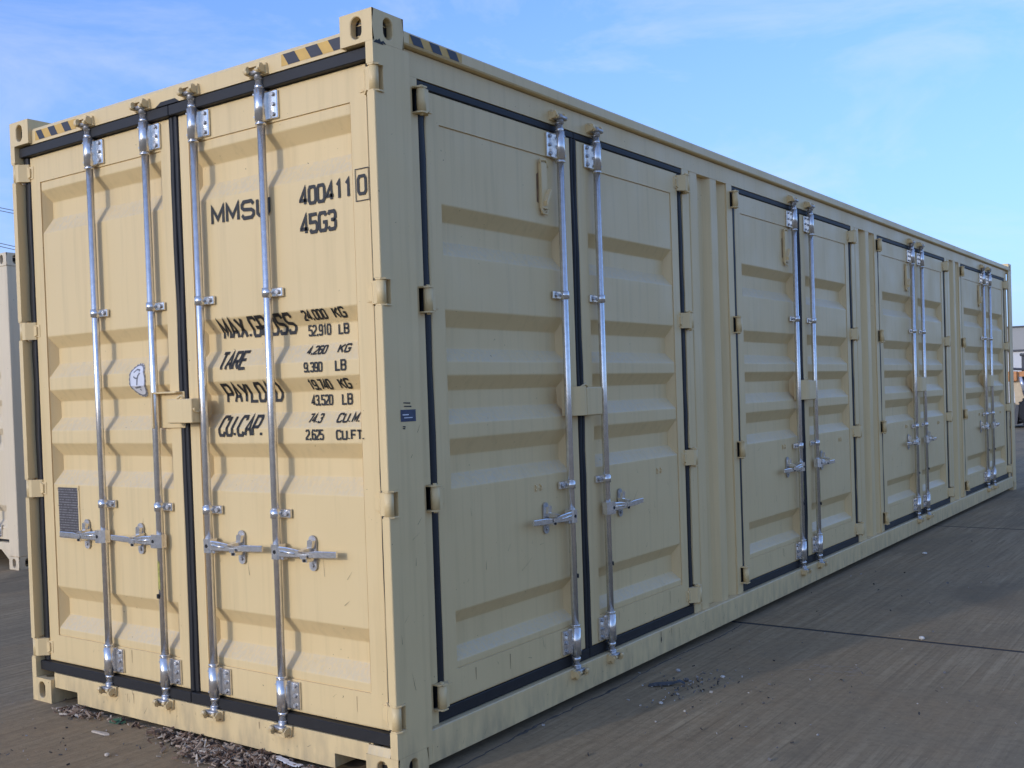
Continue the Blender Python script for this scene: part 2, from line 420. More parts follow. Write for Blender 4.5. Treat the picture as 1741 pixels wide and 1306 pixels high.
def hw_handle(s):
    """handle pivoting on the rod at the origin and running to side s"""
    b = B().mat(ZINC)
    # hub: saddle round the rod
    b.prism([(-0.024*s, -0.012), (0.0, -0.030), (0.030*s, -0.030), (0.036*s, -0.024), (0.036*s, 0.014), (0.0, 0.022), (-0.024*s, 0.014)], 2, -0.030, 0.030)
    b.mat(DARK); b.tube([(0.016*s, -0.029, 0.0), (0.016*s, -0.0312, 0.0)], 0.008, 12)
    b.mat(ZINC2); b.box(min(0.036*s, 0.052*s), max(0.036*s, 0.052*s), -0.018, 0.010, -0.033, -0.012, bev=0.003)
    b.mat(ZINC)
    # flat bar, twisted lower half
    P = [(0.030, -0.020, 0.002), (0.085, -0.022, 0.000), (0.140, -0.018, -0.004), (0.185, -0.012, -0.008), (0.240, -0.012, -0.006), (0.345, -0.013, -0.004)]
    H = [0.021, 0.020, 0.015, 0.011, 0.014, 0.0125]; T = [0.005, 0.005, 0.006, 0.008, 0.005, 0.0045]
    rings = []
    for (x, y, z), h, t in zip(P, H, T):
        rings.append([b.bm.verts.new((x*s, y+dy, z+dz)) for dy, dz in ((-t, -h*0.8), (-t, h*0.8), (-t*0.5, h), (t*0.5, h), (t, h*0.8), (t, -h*0.8), (t*0.5, -h), (-t*0.5, -h))])
    for i in range(len(rings)-1):
        b._tag([b.bm.faces.new((rings[i][k], rings[i][(k+1) % 8], rings[i+1][(k+1) % 8], rings[i+1][k])) for k in range(8)])
    b._tag([b.bm.faces.new(rings[0]), b.bm.faces.new(rings[-1])])
    # pressed rib
    b.tube([(0.05*s, -0.028, 0.004), (0.125*s, -0.023, -0.004)], 0.005, 8)
    return b.mesh('handle')
def hw_catch(s):
    b = B().mat(ZINC2)
    st = [(x, z*1.0) for x, z in stadium(20, 0.042, 0.142)]
    b.prism(st, 1, 0.024, 0.0305)
    b.mat(ZINC)
    # upper hook folding over the bar
    b.prism([(-0.012, 0.022), (0.014, 0.022), (0.020, 0.052), (0.006, 0.058), (-0.010, 0.052)], 1, 0.006, 0.024)
    b.prism([(0.028, 0.028), (0.008, 0.024), (-0.018, 0.020), (-0.034, 0.014), (-0.030, 0.006), (0.004, 0.004), (0.024, 0.008)], 0, -0.013*s-0.012, -0.013*s+0.014)
    # cradle below
    b.prism([(-0.015, -0.016), (0.015, -0.016), (0.012, -0.030), (-0.012, -0.030)], 1, -0.022, 0.024)
    b.prism([(-0.016, -0.016), (0.016, -0.016), (0.016, 0.000), (-0.016, 0.000)], 1, -0.030, -0.024)
    b.mat(DARK); b.tube([(0, -0.0235, -0.023), (0, -0.026, -0.023)], 0.006, 10)
    b.mat(ZINC2); b.tube([(0, 0.026, 0.050), (0, 0.018, 0.050)], 0.008, 6); b.tube([(0, 0.026, -0.048), (0, 0.016, -0.048)], 0.008, 6)
    return b.mesh('handle_catch')
def hw_keeper(up):
    """cam keeper welded on the frame; origin rod axis at frame face; frame surface at y=0"""
    b = B().mat(PAINT)
    z = up
    b.prism([(-0.050, 0.0), (0.058, 0.0), (0.050, 0.044*z), (0.026, 0.052*z), (-0.026, 0.050*z), (-0.046, 0.040*z)], 1, -0.010, 0.0)
    # two hooked jaws
    for s_ in (-1, 1):
        b.prism([(0.0, 0.004*z), (-0.030, 0.006*z), (-0.044, 0.018*z), (-0.040, 0.034*z), (-0.028, 0.040*z), (-0.022, 0.030*z), (-0.008, 0.036*z), (0.0, 0.040*z)], 0, s_*0.040-0.008, s_*0.040+0.008)
        b.tube([(s_*0.040, -0.036, 0.012*z), (s_*0.022, -0.040, 0.014*z)], [0.010, 0.007], 8)
    b.prism([(-0.040, 0.034*z), (0.040, 0.034*z), (0.030, 0.046*z), (-0.030, 0.046*z)], 1, -0.026, -0.008)
    return b.mesh('rod_keeper')
def hw_cam(up):
    b = B().mat(ZINC2); z = up
    b.prism([(-0.026, 0.004*z), (0.026, 0.004*z), (0.032, 0.016*z), (0.020, 0.026*z), (-0.020, 0.026*z), (-0.032, 0.016*z)], 1, -0.016, 0.012)
    b.tube([(0, -0.004, -0.012*z), (0, -0.004, 0.030*z)], [0.019, 0.013], 12)
    b.tube([(-0.030, -0.020, 0.014*z), (0.030, -0.020, 0.014*z)], 0.009, 8)
    return b.mesh('rod_cam')
KEEP = {1: hw_keeper(1), -1: hw_keeper(-1)}; CAM = {1: hw_cam(1), -1: hw_cam(-1)}
BEAR = {(s, k): hw_bearing(s, k) for s in (1, -1) for k in (1, -1)}
GUIDE = {s: hw_guide(s) for s in (1, -1)}; HAND = {s: hw_handle(s) for s in (1, -1)}; CATCH = {s: hw_catch(s) for s in (1, -1)}

def rod_mesh(z0, z1):
    b = B().mat(ZINC)
    b.tube([(0, 0, z0), (0, 0, z1)], 0.0168, 20)
    for zc, k in ((z1, -1), (z0, 1)):
        b.tube([(0, 0, zc+k*0.030), (0, 0, zc+k*0.045)], 0.0205, 18)
        b.tube([(0, 0, zc+k*0.004), (0, 0, zc+k*0.010)], 0.0200, 18)
    return b.mesh('lock_rod')

def gasket_mesh(u0, u1, z0, z1, ou0, ou1, oz0, oz1, y, t=0.018, yh=None):
    """rubber strip filling from the door edge (inner rect) to the opening edge (outer rect)"""
    b = B().mat(RUBBER); e = 0.0015
    def strip(a0, a1, c0, c1):
        b.box(a0, a1, yv, yv+t, c0, c1, bev=0.003)
    yv = y; y = yh if yh is not None else y
    def stripz(a0, a1, c0, c1): b.box(a0, a1, y, yv+t, c0, c1, bev=0.003)
    stripz(ou0+e, ou1-e, oz0+e, z0-e); stripz(ou0+e, ou1-e, z1+e, oz1-e)
    y = yv
    rj = random.Random(int(abs(u0)*1000))
    for (a0, a1) in ([(ou0+e, u0-e)] if ou0 < u0 else []) + ([(u1+e, ou1-e)] if ou1 > u1 else []):
        prev = None
        for k in range(19):                                   # slightly wavy rubber
            zz = z0+(z1-z0)*k/18; jx = rj.uniform(-0.0035, 0.0035) if 0 < k < 18 else 0; jy = rj.uniform(-0.003, 0.003)
            lo, hi = min(a0, a1)+max(jx, 0), max(a0, a1)+min(jx, 0)
            cur = [b.bm.verts.new(p) for p in ((lo, yv+t, zz), (lo, yv+0.003+jy, zz), ((lo*2+hi)/3, yv+jy, zz), ((lo+hi*2)/3, yv+jy, zz), (hi, yv+0.003+jy, zz), (hi, yv+t, zz))]
            if prev: b._tag([b.bm.faces.new((prev[q], prev[q+1], cur[q+1], cur[q])) for q in range(5)], True)
            prev = cur
    return b.mesh('door_gasket')

# ---- stencil lettering
CH = 0.17
def _o(x0=0, x1=1, y0=0, y1=1, c=CH): return [(x0+c, y0), (x1-c, y0), (x1, y0+c), (x1, y1-c), (x1-c, y1), (x0+c, y1), (x0, y1-c), (x0, y0+c), (x0+c, y0)]
GL = {
 'M': [[(0, 0), (0, 1), (.5, .25), (1, 1), (1, 0)]], 'U': [[(0, 1), (0, CH), (CH, 0), (1-CH, 0), (1, CH), (1, 1)]],
 'S': [[(1, .80), (1-CH, 1), (CH, 1), (0, .83), (0, .66), (CH, .53), (1-CH, .47), (1, .34), (1, .17), (1-CH, 0), (CH, 0), (0, .20)]],
 '4': [[(.72, 0), (.72, 1), (0, .28), (0, .24), (1, .24)]], '0': [_o()], '1': [[(.25, .80), (.55, 1), (.55, 0)]],
 '5': [[(1, 1), (0, 1), (0, .56), (.8, .56), (1, .42), (1, .16), (1-CH, 0), (CH, 0), (0, .16)]],
 'G': [[(1, .82), (1-CH, 1), (CH, 1), (0, 1-CH), (0, CH), (CH, 0), (1-CH, 0), (1, CH), (1, .46), (.55, .46)]],
 '3': [[(0, .84), (CH, 1), (1-CH, 1), (1, .85), (1, .66), (.82, .53), (.40, .53)], [(.82, .53), (1, .40), (1, .15), (1-CH, 0), (CH, 0), (0, .16)]],
 'A': [[(0, 0), (.5, 1), (1, 0)], [(.17, .32), (.83, .32)]], 'X': [[(0, 0), (1, 1)], [(0, 1), (1, 0)]], '.': [[(.36, .0), (.36, .14)]], ',': [[(.45, .14), (.30, -.12)]],
 'R': [[(0, 0), (0, 1), (.83, 1), (1, .86), (1, .60), (.83, .46), (0, .46)], [(.5, .46), (1, 0)]], 'P': [[(0, 0), (0, 1), (.83, 1), (1, .86), (1, .58), (.83, .44), (0, .44)]],
 'O': [_o()], 'T': [[(0, 1), (1, 1)], [(.5, 1), (.5, 0)]], 'E': [[(1, 1), (0, 1), (0, 0), (1, 0)], [(0, .52), (.85, .52)]],
 'Y': [[(0, 1), (.5, .48), (1, 1)], [(.5, .48), (.5, 0)]], 'L': [[(0, 1), (0, 0), (1, 0)]], 'D': [[(0, 0), (0, 1), (.75, 1), (1, .80), (1, .20), (.75, 0), (0, 0)]],
 'C': [[(1, .80), (1-CH, 1), (CH, 1), (0, 1-CH), (0, CH), (CH, 0), (1-CH, 0), (1, .20)]], 'K': [[(0, 0), (0, 1)], [(1, 1), (0, .42)], [(.32, .60), (1, 0)]],
 'B': [[(0, 0), (0, 1), (.83, 1), (1, .86), (1, .66), (.83, .53), (0, .53)], [(.83, .53), (1, .40), (1, .14), (.83, 0), (0, 0)]],
 '2': [[(0, .82), (CH, 1), (1-CH, 1), (1, .84), (1, .60), (0, .14), (0, 0), (1, 0)]], '9': [[(0, .14), (CH, 0), (1-CH, 0), (1, CH), (1, 1-CH), (1-CH, 1), (CH, 1), (0, .84), (0, .56), (CH, .42), (1, .42)]],
 '6': [[(1, .84), (1-CH, 1), (CH, 1), (0, 1-CH), (0, CH), (CH, 0), (1-CH, 0), (1, CH), (1, .42), (1-CH, .56), (0, .56)]], '7': [[(0, 1), (1, 1), (.45, 0)]],
 'F': [[(1, 1), (0, 1), (0, 0)], [(0, .52), (.8, .52)]],
}
def stroke_polys(pl, t):
    """mitred strip of quads along a polyline"""
    n = len(pl); P = [Vector(p) for p in pl]; closed = (P[0]-P[-1]).length < 1e-6
    L_, R_ = [], []
    for i in range(n):
        a = P[i]-P[i-1] if i else (P[0]-P[-2] if closed else P[1]-P[0])
        c = P[i+1]-P[i] if i < n-1 else (P[1]-P[0] if closed else P[-1]-P[-2])
        a.normalize(); c.normalize(); na = Vector((-a.y, a.x)); nc = Vector((-c.y, c.x)); m = (na+nc)
        m = m.normalized() if m.length > 1e-6 else na
        k = min(1/max(m.dot(na), 0.35), 2.4)
        L_.append(P[i]+m*t/2*k); R_.append(P[i]-m*t/2*k)
    return [(R_[i], R_[i+1], L_[i+1], L_[i]) for i in range(n-1)]
def lettering(items, surf, ubr, zbr, name='lettering', mat=None, y_off=0.0012):
    """items: (text, u0, z0, u1, z1, stroke, bold) ; surf(u, z) -> depth"""
    b = B().mat(mat or BLACK)
    for text, u0, z0, u1, z1, t in items:
        ws = [0.42 if ch in '.,' else (0.5 if ch == ' ' else 1.0) for ch in text]
        gap = 0.34; tot = sum(ws)+gap*(len(text)-1); cw = (u1-u0-t)/tot; x = u0+t/2; h = z1-z0-t
        for ch, w_ in zip(text, ws):
            for pl in GL.get(ch, []):
                pts = [(x+(p[0]*cw if w_ == 1 else p[0]*cw*w_), z0+t/2+p[1]*h) for p in pl]
                for q in stroke_polys(pts, t): b.quad([(p.x, 0, p.y) for p in q])
            x += (w_+gap)*cw
    drape(b, surf, ubr, zbr, y_off)
    return b.mesh(name, recalc=False)
def drape(b, surf, ubr, zbr, y_off, grid=0.02):
    y_off += 0.0018
    for zc in zbr:
        g_ = b.bm.verts[:]+b.bm.edges[:]+b.bm.faces[:]
        bmesh.ops.bisect_plane(b.bm, geom=g_, plane_co=(0, 0, zc), plane_no=(0, 0, 1), dist=1e-5)
    for uc in ubr:
        g_ = b.bm.verts[:]+b.bm.edges[:]+b.bm.faces[:]
        bmesh.ops.bisect_plane(b.bm, geom=g_, plane_co=(uc, 0, 0), plane_no=(1, 0, 0), dist=1e-5)
    for v in b.bm.verts: v.co.y = surf(v.co.x, v.co.z) - y_off - 0.0005

# ------------------------------------------------------------------ the container
W_, LEN, HT = 2.438, 12.192, 2.896
box_ = empty('shipping_container', (-W_/2, LEN/2, 0), label='long beige shipping container in the foreground with four pairs of side doors', cat='shipping container')
def part(name, b_or_me, side=False, loc=(0, 0, 0), parent=None, **k):
    me = b_or_me.mesh(name) if isinstance(b_or_me, B) else b_or_me
    return put(name, me, parent or box_, loc=loc, side=side, **k)

# corner castings
for (cx, cy, sx, sy) in ((0, 0, -1, 1), (-W_, 0, 1, 1), (0, LEN, -1, -1), (-W_, LEN, 1, -1)):
    for cz in (0, HT-0.118):
        me = casting_mesh(0.162, 0.178, 0.118, sx, sy)
        part('corner_casting', me, loc=(cx, cy, cz))

ZH_END = [2.645, 1.857, 1.068, 0.268]; ZH_SIDE = [2.612, 1.840, 1.067, 0.288]; HH = 0.052
def post(sx, x0, cy, sy, notched):
    """door-end J post. sx: direction inward along x, x0 outer face"""
    b = B().mat(PAINT)
    full = [(0, 0), (0.036, 0), (0.036, 0.052), (0.036, 0.100), (0.010, 0.110), (0.010, 0.205), (0.0, 0.205)]
    notch = [(0, 0.052), (0.036, 0.052), (0.036, 0.100), (0.010, 0.110), (0.010, 0.205), (0.0, 0.205)]
    z = 0.1185; segs = []
    for zh in sorted(ZH_END) if notched else []:
        segs.append((z, zh-HH, full)); segs.append((zh-HH, zh+HH, notch)); z = zh+HH
    segs.append((z, HT-0.1185, full))
    for a, c, prof in segs: b.prism([(x0+sx*x, cy+sy*y) for x, y in prof], 2, a, c)
    bmesh.ops.remove_doubles(b.bm, verts=b.bm.verts, dist=1e-4)
    es = [q for q in b.bm.edges if len(q.link_faces) == 2 and abs(q.verts[0].co.z-q.verts[1].co.z) > 0.2 and abs(q.verts[0].co.x-x0) < 0.001 and abs(q.verts[0].co.y-cy) < 0.001]
    bmesh.ops.bevel(b.bm, geom=es, offset=0.006, segments=3, affect='EDGES', profile=0.5)
    part('corner_post', b)
post(-1, 0, 0, 1, True); post(1, -W_, 0, 1, True); post(-1, 0, LEN, -1, False); post(1, -W_, LEN, -1, False)

# door header and sill
b = B().mat(PAINT)
b.prism([(0.020, 2.772), (0.020, 2.836), (0.026, 2.848), (0.12, 2.848), (0.12, 2.772)], 0, -W_+0.150, -0.150)
b.mat(RUBBER).prism([(-1.30, 2.771), (-1.135, 2.771), (-1.165, 2.789), (-1.262, 2.789)], 1, 0.0185, 0.03)
header = part('door_header', b)
b = B().mat(PAINT)
b.prism([(-W_+0.164, 0.150), (-W_+0.164, 0.078), (-2.082, 0.078), (-2.082, 0.022), (-0.347, 0.022), (-0.347, 0.081), (-0.164, 0.081), (-0.164, 0.150)], 1, 0.020, 0.030)
b.box(-W_+0.15, -0.15, 0.030, 0.14, 0.135, 0.1495)
b.mat(DARK).box(-W_+0.15, -0.15, 0.18, 0.19, 0.02, 0.134)  # dark sheet stands in for the shade seen through the sill notches
b.mat(PAINT).box(-2.082, -2.074, 0.031, 0.16, 0.024, 0.13); b.box(-0.355, -0.347, 0.031, 0.16, 0.024, 0.13)
b.prism([(0.0, 0.1185), (0.019, 0.1185), (0.019, 0.150), (0.012, 0.150)], 0, -0.155, -0.04)
sill = part('door_sill', b)

# top rails, bottom rails, roof, floor, hidden walls
b = B().mat(PAINT)
b.prism([(0.0, 2.812), (0.0, 2.850), (0.006, 2.857), (0.060, 2.857), (0.060, 2.800), (0.0045, 2.806)], 0, 0.178, LEN-0.178)
top_rail = part('top_rail', b, side=True)
b = B().mat(PAINT); b.box(0.178, LEN-0.178, W_-0.06, W_, 2.80, 2.857, bev=0.004); part('top_rail', b, side=True)
b = B().mat(PAINT)
b.prism([(0.003, 0.046), (0.003, 0.171), (0.007, 0.175), (0.060, 0.175), (0.060, 0.167), (0.012, 0.167), (0.012, 0.052), (0.06, 0.052), (0.06, 0.044), (0.006, 0.044)], 0, 0.205, LEN-0.205)
b.box(0.1785, 0.204, 0.003, 0.02, 0.046, 0.118)
bottom_rail = part('bottom_rail', b, side=True)
b = B().mat(PAINT); b.box(0.178, LEN-0.178, W_-0.05, W_-0.005, 0.044, 0.175, bev=0.004); part('bottom_rail', b, side=True)
b = B().mat(PAINT)
k = 0; y = 0.12; zz = 2.846
pr = []
while y < LEN-0.15:
    pr += [(y, zz), (y+0.09, zz), (y+0.105, zz-0.018), (y+0.195, zz-0.018)]; y += 0.21
pr += [(LEN-0.12, zz), (LEN-0.12, zz-0.024), (0.12, zz-0.024)]
b.prism(pr, 0, -W_+0.06, -0.06); part('roof_panel', b)
b = B().mat(DARK).box(-W_+0.04, -0.075, 0.20, LEN-0.1, 0.10, 0.13); part('floor', b)
b = B().mat(PAINT); pr = []; y = 0.20
while y < LEN-0.4:
    pr += [(-W_+0.02, y), (-W_+0.02, y+0.07), (-W_+0.055, y+0.14), (-W_+0.055, y+0.21)]; y += 0.278
pr += [(-W_+0.02, LEN-0.2), (-W_+0.07, LEN-0.2), (-W_+0.07, 0.2)]
b.prism(pr, 2, 0.176, 2.799); part('side_wall', b)
b = B().mat(PAINT); pr = []; y = -W_+0.07
while y < -0.35:
    pr += [(y, LEN-0.04), (y+0.09, LEN-0.04), (y+0.125, LEN-0.075), (y+0.215, LEN-0.075)]; y += 0.25
pr += [(-0.07, LEN-0.04), (-0.07, LEN-0.1), (-W_+0.07, LEN-0.1)]
b.prism(pr, 2, 0.15, 2.80); part('end_wall', b)
# crossmembers below
for k in range(22):
    me = bpy.data.meshes.get('crossmember') or B().mat(DARK).box(-W_+0.07, -0.07, -0.02, 0.02, 0.055, 0.10).mesh('crossmember')
    part('crossmember', me, loc=(0, 0.5+k*0.53, 0))

PAIRS = [(0.279, 2.612), (3.312, 5.665), (6.372, 8.745), (9.452, 11.862)]
YD = 0.033                                   # depth of side-door faces
YF = 0.027                                   # depth of the frame faces around them
# side header above the doors + jambs + corrugated wall panels
b = B().mat(PAINT)
b.box(0.206, LEN-0.206, YF, YF+0.04, 2.702, 2.799)
part('side_header', b, side=True)
ends = [0.205] + [v for p_ in PAIRS for v in p_] + [LEN-0.205]
for q, (p0, p1) in enumerate(PAIRS):
    jl = 0.206 if q == 0 else p0-0.082; jr = LEN-0.206 if q == 3 else p1+0.086
    for (a0, a1, hs) in ((jl, p0, 1), (p1, jr, -1)):
        b = B().mat(PAINT); z = 0.176
        for zh in sorted(ZH_SIDE)+[None]:
            z2 = zh-HH if zh else 2.7015
            b.box(a0, a1, YF, YF+0.045, z, z2)
            if zh:
                c0, c1 = (a0, a1-0.031) if hs == 1 else (a0+0.031, a1)
                b.box(c0, c1, YF, YF+0.045, z2, zh+HH); z = zh+HH
        bmesh.ops.remove_doubles(b.bm, verts=b.bm.verts, dist=1e-5)
        part('door_jamb', b, side=True)
b = B().mat(DARK).box(0.21, LEN-0.21, 0.085, 0.09, 0.18, 2.75); part('shade_backing', b, side=True)  # added near-black sheet, gives the gaps and hinge slots their shade by colour
for q in range(3):
    a = PAIRS[q][1]+0.087; c = PAIRS[q+1][0]-0.083
    w0 = c-a
    prof = [(0, YF+0.018), (0.012, YF+0.018), (0.018, YF+0.002), (0.115, YF+0.002), (0.158, YF+0.042), (0.250, YF+0.042), (0.295, YF+0.002), (0.385, YF+0.002), (0.425, YF+0.042), (0.478, YF+0.042), (0.525, YF+0.006)]
    sc = w0/0.525
    pts = [(a+u_*sc, y_) for u_, y_ in prof]
    b = B().mat(PAINT); b.prism(pts+[(c, 0.083), (a, 0.083)], 2, 0.168, 2.7985)
    bmesh.ops.bevel(b.bm, geom=[e for e in b.bm.edges if abs(e.verts[0].co.z-e.verts[1].co.z) > 1], offset=0.006, segments=2, affect='EDGES', profile=0.5)
    part('wall_panel', b, side=True)

b = B().mat(SLEEVE)
for k in range(5):
    a0, a1 = -math.pi*0.5-0.55+k*0.22, -math.pi*0.5-0.55+(k+1)*0.22
    zj = [0.0, 0.004, -0.003, 0.006, 0.0, -0.004]
    b.quad([(0.0176*math.cos(a0), 0.0176*math.sin(a0), -0.065+zj[k]), (0.0176*math.cos(a1), 0.0176*math.sin(a1), -0.065+zj[k+1]), (0.0176*math.cos(a1), 0.0176*math.sin(a1), 0.06+zj[k]), (0.0176*math.cos(a0), 0.0176*math.sin(a0), 0.06+zj[k+1])])
b.mat(RUBBER).box(-0.012, 0.004, -0.024, -0.014, -0.105, -0.085, bev=0.002)
SLV = b.mesh('rod_sleeve')
def pair_of_doors(side, o0, o1, oz0, oz1, dz0, dz1, gx, yd, yg, recs, pz0, pz1, pm, hz, kz, ndoor):
    """one pair in an opening o0..o1; returns doors"""
    c = (o0+o1)/2; gc = 0.030
    k_ = (o1-o0)/2.333 if side else 1.0
    res = []
    for s_ in (-1, 1):
        if s_ == -1: u0, u1 = o0+gx, c-gc
        else: u0, u1 = c+gc, o1-gx
        pl, pr_ = (u0+pm[0], u1-pm[1]) if s_ == -1 else (u0+pm[1], u1-pm[0])
        nm = 'side_door' if side else 'end_door'
        me = door_mesh(nm, u0, u1, dz0, dz1, pl, pr_, pz0, pz1, recs, yd)
        d = part(nm, me, side=side)
        res.append((d, pl, pr_, u0, u1))
        # gasket
        ou0, ou1 = (o0, c) if s_ == -1 else (c, o1)
        gk = gasket_mesh(u0, u1, dz0, dz1, ou0, ou1, oz0, oz1, yg, yh=(0.029 if side else 0.023))
        put('door_gasket', gk, d, side=side)
        # hinges
        hu = (o0-0.004) if s_ == -1 else (o1+0.004)
        if not side: hu = (-W_+0.018) if s_ == -1 else -0.018
        for z in hz: put('hinge', HINGE[-s_], d, loc=(hu, yd-0.030, z), side=side)
        # lock rods
        offs = (0.167,) if side else (0.167, 0.588)
        for of in offs:
            ru = c + s_*of*(k_ if side else 1.0) + (0 if side else 0.0)
            ry = yd-0.030
            z_lo, z_hi = kz
            rid = 'rod%d' % side
            me = bpy.data.meshes.get('lock_rod.side' if side else 'lock_rod.end')
            if me is None:
                me = rod_mesh(z_lo+0.010, z_hi-0.010); me.name = 'lock_rod.side' if side else 'lock_rod.end'
            put('lock_rod', me, d, loc=(ru, ry, 0), side=side)
            fs = -1 if side else 1
            put('rod_bearing', BEAR[(fs, 1)], d, loc=(ru, ry, dz1-0.066), side=side)
            put('rod_bearing', BEAR[(fs, -1)], d, loc=(ru, ry, dz0+0.070), side=side)
            for gz in ((1.912, 1.030) if side else (1.905, 1.010)):
                put('rod_guide', GUIDE[fs], d, loc=(ru, ry, gz), side=side)
            hs = s_
            hz_ = 0.885 if side else 0.858
            put('handle', HAND[hs], d, mat=ROT[side] @ Matrix.Translation((ru, ry, hz_)) @ Matrix.Rotation(random.uniform(-0.03, 0.035)*hs, 4, 'Y') @ Matrix.Rotation(random.uniform(-0.01, 0.03)*hs, 4, 'Z'))
            if side or (s_ == -1 and of < 0.3):
                zz_ = 0.700 + random.uniform(-0.02, 0.02)
                put('rod_sleeve', SLV, d, mat=ROT[side] @ Matrix.Translation((ru, ry, zz_)) @ Matrix.Rotation(random.uniform(-0.5, 0.5)+(0.9 if side else 0.3), 4, 'Z'))
            put('handle_catch', CATCH[hs], d, loc=(ru+hs*0.178, ry, 0.893 if side else 0.856), side=side)
            put('rod_cam', CAM[1], d, loc=(ru, ry, z_hi-0.006), side=side); put('rod_cam', CAM[-1], d, loc=(ru, ry, z_lo+0.006), side=side)
            fy = YF if side else 0.020
            kp = None
            put('rod_keeper', KEEP[1], box_, loc=(ru, (YF if side else 0.020), z_hi-0.004), side=side)
            put('rod_keeper', KEEP[-1], box_, loc=(ru, (0.003 if side else 0.020), z_lo+0.004), side=side)
    return res, c

ends_, cE = pair_of_doors(False, -W_+0.038, -0.038, 0.1505, 2.7715, 0.200, 2.722, 0.046, 0.050, 0.045, REC_END, 0.338, 2.585, (0.090, 0.071), ZH_END, (0.148, 2.778), 2)
sides_ = []
for (p0, p1) in PAIRS:
    sides_.append(pair_of_doors(True, p0, p1, 0.1760, 2.7010, 0.228, 2.668, 0.050, YD, 0.031, REC_SIDE, 0.366, 2.542, (0.092, 0.088), ZH_SIDE, (0.168, 2.722), 2))

# ---- lock boxes
def lock_box(side):
    b = B().mat(PAINT)
    if not side:
        b.box(-0.022, 0.145, -0.078, 0.0, -0.052, 0.052, bev=0.003)
        b.mat(DARK).box(-0.012, 0.135, -0.070, -0.004, -0.0535, -0.050); b.mat(PAINT)
        # open shroud plate behind
        b.box(-0.165, 0.012, -0.010, -0.0005, -0.075, 0.086, bev=0.002)
        b.box(-0.165, -0.157, -0.052, -0.010, -0.075, 0.086, bev=0.002)
        b.box(-0.157, 0.0, -0.046, -0.010, 0.078, 0.086, bev=0.002)
        b.tube([(0.050, -0.078, 0.052), (0.060, -0.066, 0.066), (0.075, -0.060, 0.052)], 0.006, 8)
        pts = [(0.148, -0.050+0.018*math.cos(a), 0.012+0.018*math.sin(a)) for a in [math.pi+math.pi*k/8 for k in range(9)]]
        b.tube(pts, 0.005, 8)
    else:
        # rounded hasp half and square box half
        pr = [(-0.185, 0.0), (-0.160, -0.030), (-0.120, -0.060), (-0.090, -0.070), (-0.078, -0.070), (-0.078, 0.0)]
        b.prism(pr, 2, -0.070, 0.066)
        b.box(-0.070, 0.075, -0.068, 0.0, -0.072, 0.060, bev=0.004)
        b.mat(DARK).box(-0.060, 0.065, -0.060, -0.004, -0.0735, -0.070)
        b.mat(PAINT).tube([(-0.060, -0.030, 0.062), (-0.030, -0.038, 0.078), (0.0, -0.030, 0.062)], 0.006, 8)
    return b.mesh('lock_box')
put('lock_box', lock_box(False), ends_[0][0], loc=(cE+0.0, 0.050, 1.437), side=False)
LBS = lock_box(True)
for rs, c in sides_: put('lock_box', LBS, rs[1][0], loc=(c+0.012, YD, 1.420), side=True)

# ---- retainers, weld marks on the side doors
b = B().mat(PAINT)
b.box(-0.024, 0.024, -0.020, -0.003, -0.105, 0.105, bev=0.002)
b.box(-0.018, -0.012, -0.003, 0.004, -0.10, 0.10)
b.prism([(-0.010, -0.065), (0.028, -0.005), (0.028, 0.002), (0.018, 0.002), (-0.018, -0.062)], 0, -0.012, 0.012)
b.prism([(-0.014, -0.072), (0.026, -0.014), (0.028, -0.030), (-0.010, -0.095)], 1, -0.040, -0.012)
b.tube([(-0.022, -0.012, 0.10), (-0.020, -0.014, 0.116), (0.020, -0.014, 0.120), (0.032, -0.012, 0.112), (0.034, -0.012, 0.085)], 0.006, 8)
b.tube([(-0.020, -0.012, -0.10), (-0.016, -0.014, -0.125), (0.020, -0.014, -0.128), (0.032, -0.012, -0.105)], 0.006, 8)
b.tube([(-0.012, -0.010, -0.108), (0.004, -0.010, -0.118), (0.024, -0.010, -0.108)], 0.005, 8)
RET = b.mesh('door_retainer')
b = B().mat(RUST); b.quad([(-0.040, 0, -0.075), (-0.026, 0, -0.080), (-0.024, 0, 0.06), (-0.038, 0, 0.05)]); RS = b.mesh('rust_stain')
b = B().mat(PAINT)
for sx_ in (-1, 1):
    b.tube([(sx_*0.020+0.006*math.sin(a)*1, -0.006*math.sin(math.pi*i/5)-0.0005, -0.014+0.028*i/5) for i, a in enumerate([math.pi*k/5 for k in range(6)])], 0.004, 6)
b.box(-0.024, 0.024, -0.0035, 0.0, -0.004, 0.004)
WM = b.mesh('lashing_stub')
for rs, c in sides_:
    (dl, pl, pr_, u0, u1), (dr, pl2, pr2, v0, v1) = rs
    put('door_retainer', RET, dl, loc=(c-0.285, YD+PN, 2.405), side=True)
    put('rust_stain', RS, dl, loc=(c-0.285, YD+PN-0.001, 2.405), side=True)
    put('lashing_stub', WM, dl, loc=(c-0.395, YD+PN, 1.036), side=True)
    put('lashing_stub', WM, dr, loc=(c+0.790, YD+PN, 1.020), side=True)

# ---- lettering on the right-hand end door
dR, plR, prR, _, _ = ends_[1]
surfR = lambda u_, z_: depth_at(u_, z_, plR, prR, REC_END, 0.050)
zb = sorted({z for r_ in REC_END for z in r_}); ub = [plR, plR+RU, prR-RU, prR]
